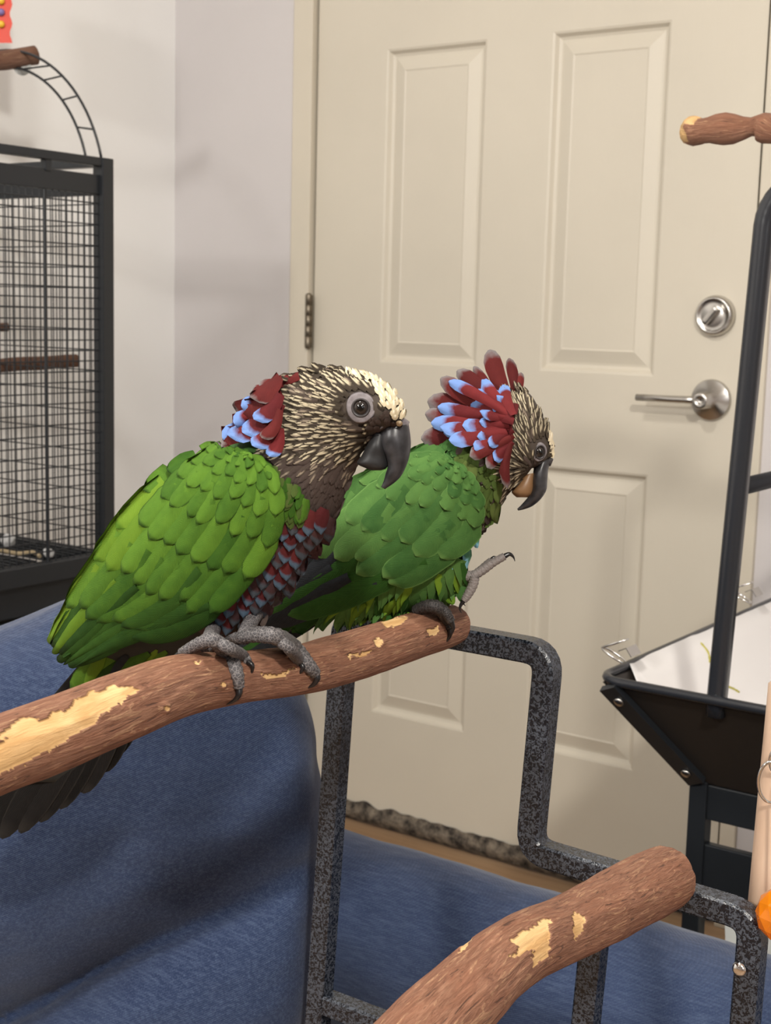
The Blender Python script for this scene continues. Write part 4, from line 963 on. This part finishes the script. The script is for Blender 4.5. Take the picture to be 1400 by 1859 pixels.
# breast of the right bird
for k in range(46):
    x = random.uniform(812, 905); y = random.uniform(880, 1062)
    edge = sample(catmull([(905, 930), (880, 950), (858, 985), (843, 1020), (838, 1066)], 6), min(1, max(0, (y - 920) / 145)))[0] if y > 920 else 905
    if x > edge - 2 or x < edge - 50 or (x < 866 and y < 930): continue
    m = 'teal' if (y > 950 and x > edge - 30) else ('olive' if y < 950 else 'green2')
    one('breast_feather', M[m], body2, (x + 4, y - 14), (x - 8, y + 18), 16, S2_, False, .0018, .003, .0014, 0, prof_point if random.random() < .5 else prof_round, nv=6)
beak2 = (968, 850)
def flow2(x, y):
    dx, dy = x - beak2[0], y - beak2[1]; L = math.hypot(dx, dy) or 1; dx, dy = dx / L, dy / L
    if y < 830: dx, dy = lerp(dx, -.45, .5), lerp(dy, -.85, .5)
    elif y > 850: k = min(1, (y - 850) / 60); dx, dy = lerp(dx, -.55, k * .7), lerp(dy, .8, k * .7)
    return dx, dy
hreg2 = [(925, 700), (950, 708), (962, 728), (985, 768), (996, 790), (1004, 828), (990, 842), (975, 846), (962, 862), (945, 878), (925, 895), (905, 930), (880, 950), (872, 930), (890, 880), (905, 820), (905, 770), (912, 720)]
cream2 = [(990, 782), (1000, 792), (1012, 830), (1000, 838), (996, 815)]
def pick2(x, y):
    if ((x - 979) / 16) ** 2 + ((y - 820) / 21) ** 2 < 1: return None
    if inpoly(x, y, cream2): return 2
    if x > 962 and y > 838: return 3
    return 0 if random.random() < .9 else 1
fan_plumage('head_feathers', body2, S2_, hreg2, flow2, 7.6, lambda x, y: 23, lambda x, y: 7.6, pick2, [M['streak'], M['streak_soft'], M['cream'], M['throat']], True, .0006, .0014, .3)
for k in range(22):
    t = random.random(); b_ = (995 + 8 * t + random.uniform(-4, 2), 796 + 36 * t); a = random.uniform(-1.9, -1.15); L = random.uniform(12, 24)
    one('forehead_bristle', M['cream'], body2, b_, (b_[0] + L * math.cos(a) * .7, b_[1] + L * math.sin(a)), 5, None, False, .0, .0, .0004, 1, prof_point, dep=lambda x, y, v: D2(1000) + random.uniform(-.004, .004), nv=3, nu=2)
# raised crest: fan of feathers
def cc2(x, y): return 740 + x / 4.667, 620 + y / 4.667
fan = [((900, 620), (690, 70), 165, 'crest_plain'), ((930, 600), (860, 140), 100, 'crest_plain'), ((960, 560), (960, 262), 80, 'crest_plain'), ((860, 620), (420, 245), 150, 'crest_plain'), ((840, 660), (280, 310), 160, 'crest_plain'), ((840, 680), (170, 500), 200, 'crest_plain'), ((820, 720), (150, 610), 170, 'crest_plain'), ((800, 800), (115, 820), 190, 'crest_plain'), ((880, 600), (560, 210), 90, 'crest_plain'),
       ((860, 620), (350, 335), 110, 'crest'), ((860, 640), (255, 555), 130, 'crest'), ((820, 760), (200, 690), 150, 'crest'), ((880, 600), (630, 320), 110, 'crest'), ((860, 700), (305, 770), 150, 'crest'), ((880, 640), (600, 400), 90, 'crest'), ((880, 660), (460, 590), 130, 'crest'), ((880, 650), (530, 520), 110, 'crest'), ((900, 640), (605, 470), 100, 'crest'),
       ((900, 620), (810, 365), 110, 'crest'), ((900, 680), (640, 610), 120, 'crest'), ((905, 660), (760, 520), 110, 'crest'), ((880, 740), (540, 800), 130, 'crest'), ((890, 760), (600, 950), 120, 'crest'), ((860, 780), (430, 930), 130, 'crest'), ((900, 740), (665, 745), 90, 'crest'), ((910, 620), (880, 470), 80, 'crest'), ((905, 760), (715, 900), 100, 'crest'), ((900, 700), (700, 700), 80, 'crest'), ((905, 640), (820, 560), 70, 'crest'), ((895, 780), (640, 860), 100, 'crest'), ((860, 770), (380, 850), 130, 'crest'), ((890, 820), (560, 1010), 110, 'crest_plain'), ((900, 700), (780, 640), 70, 'crest'), ((900, 800), (670, 1060), 100, 'crest_plain'), ((900, 850), (740, 1000), 90, 'crest'), ((880, 860), (770, 1160), 90, 'crest_plain')]
for k, (b_, t_, w_, m) in enumerate(fan):
    layer = 0 if k < 9 else (1 if k < 16 else 2)
    if k >= 20 and k != 25:
        for sg in (False, True): one('crest_feather', M[m], body2, cc2(*b_), cc2(*t_), w_ / 4.667, S2_, sg, .0045 + .0012 * (k % 4), .006, .0018, 2, prof_spat, nv=7)
        continue
    for sg in (0, 1):
        if sg and layer == 2 and k % 2: continue
        off = (.004 + .0035 * layer + .0008 * (k % 5)) * (-1 if not sg else 1)
        one('crest_feather', M[m], body2, cc2(*b_), cc2(*t_), w_ / 4.667, None, bool(sg), 0, 0, .0018, 3 * (1 if k % 2 else -1), prof_spat, dep=lambda x, y, v, off=off, layer=layer: D2(900) + off * (1 + 1.6 * (1 - v)) - (.012 if off < 0 else -.012) * (1 - v) * (layer > 0), nv=7)
eye(pr2, S2_, 979, 820, 17.5, 11, .78)
hd2 = D2(965)
mb = MB(); ub = [(970, 842, 1003, 834, .0085, 0), (968, 858, 996, 850, .0100, 0), (966, 872, 994, 872, .0098, 0), (966, 886, 992, 890, .0085, 0), (962, 898, 982, 906, .0064, 0), (954, 908, 968, 918, .0042, 0), (946, 917, 954, 924, .0022, 0), (939, 924, 941, 927, .0007, 0)]
px_blob(mb, ub, hd2, 6, 24); bk = mb.build('upper_beak', M['beak'], pr2)
mb = MB(); px_blob(mb, [(966, 850, 974, 832, .009, 0), (980, 850, 986, 830, .009, 0), (992, 848, 998, 828, .007, 0), (1000, 846, 1005, 834, .003, 0)], hd2, 6, 20); mb.build('cere', M['lid'], bk)
mb = MB(); px_blob(mb, [(950, 862, 974, 858, .006, .001), (938, 878, 972, 880, .0078, .001), (929, 893, 968, 896, .0072, .001), (938, 903, 960, 903, .004, .001)], hd2, 6, 20); mb.build('lower_beak', M['beak_lower2'], pr2)
# standing leg and lifted leg
b2_ = dpt(790, 1145)
l1 = leg(pr2, (790, 1060), (772, 1104), D2(790) - .006, b2_ + .010, .010, .006, M['foot_dark'])
toe('toe', l1, [(755, 1108, b2_ + .004), (778, 1100, b2_ - .004), (797, 1104, b2_ - .004), (811, 1126, None), (816, 1142, None)], [10, 12, 12, 11, 8], M['foot_dark'], [(817, 1152, 0), (812, 1162, .001), (804, 1168, .002)], B1)
toe('toe', l1, [(785, 1098, b2_ - .001), (806, 1108, b2_ - .003), (819, 1128, b2_ - .001)], [9, 10, 8], M['foot_dark'], [(823, 1140, .001), (821, 1152, .003)], B1)
toe('toe', l1, [(770, 1104, b2_ + .008), (752, 1106, b2_ + .016), (738, 1116, b2_ + .026)], [10, 8, 6], M['foot_dark'], [(730, 1124, .004), (728, 1134, .008)], B1)
dl = .905
l2 = leg(pr2, (826, 1046), (864, 1046), dl + .004, dl, .0045, .0036, M['foot_pale'])
toe('toe', l2, [(858, 1046, dl), (876, 1035, dl), (896, 1021, dl), (916, 1010, dl)], [9, 9, 8, 7], M['foot_pale'], [(925, 1006, 0), (932, 1011, 0), (935, 1019, 0)])
toe('toe', l2, [(862, 1048, dl - .002), (858, 1064, dl - .002), (848, 1082, dl - .002), (842, 1091, dl - .002)], [9, 9, 8, 6], M['foot_pale'], [(837, 1098, 0), (835, 1106, 0), (838, 1113, 0)])
toe('toe', l2, [(862, 1044, dl + .008), (880, 1028, dl + .010), (892, 1017, dl + .010)], [7, 7, 6], M['foot_pale'], [(897, 1012, 0), (902, 1014, 0), (903, 1020, 0)])
toe('toe', l2, [(858, 1050, dl + .010), (850, 1066, dl + .014), (846, 1080, dl + .014)], [7, 7, 5], M['foot_pale'], [(842, 1088, 0), (842, 1096, 0), (845, 1100, 0)])
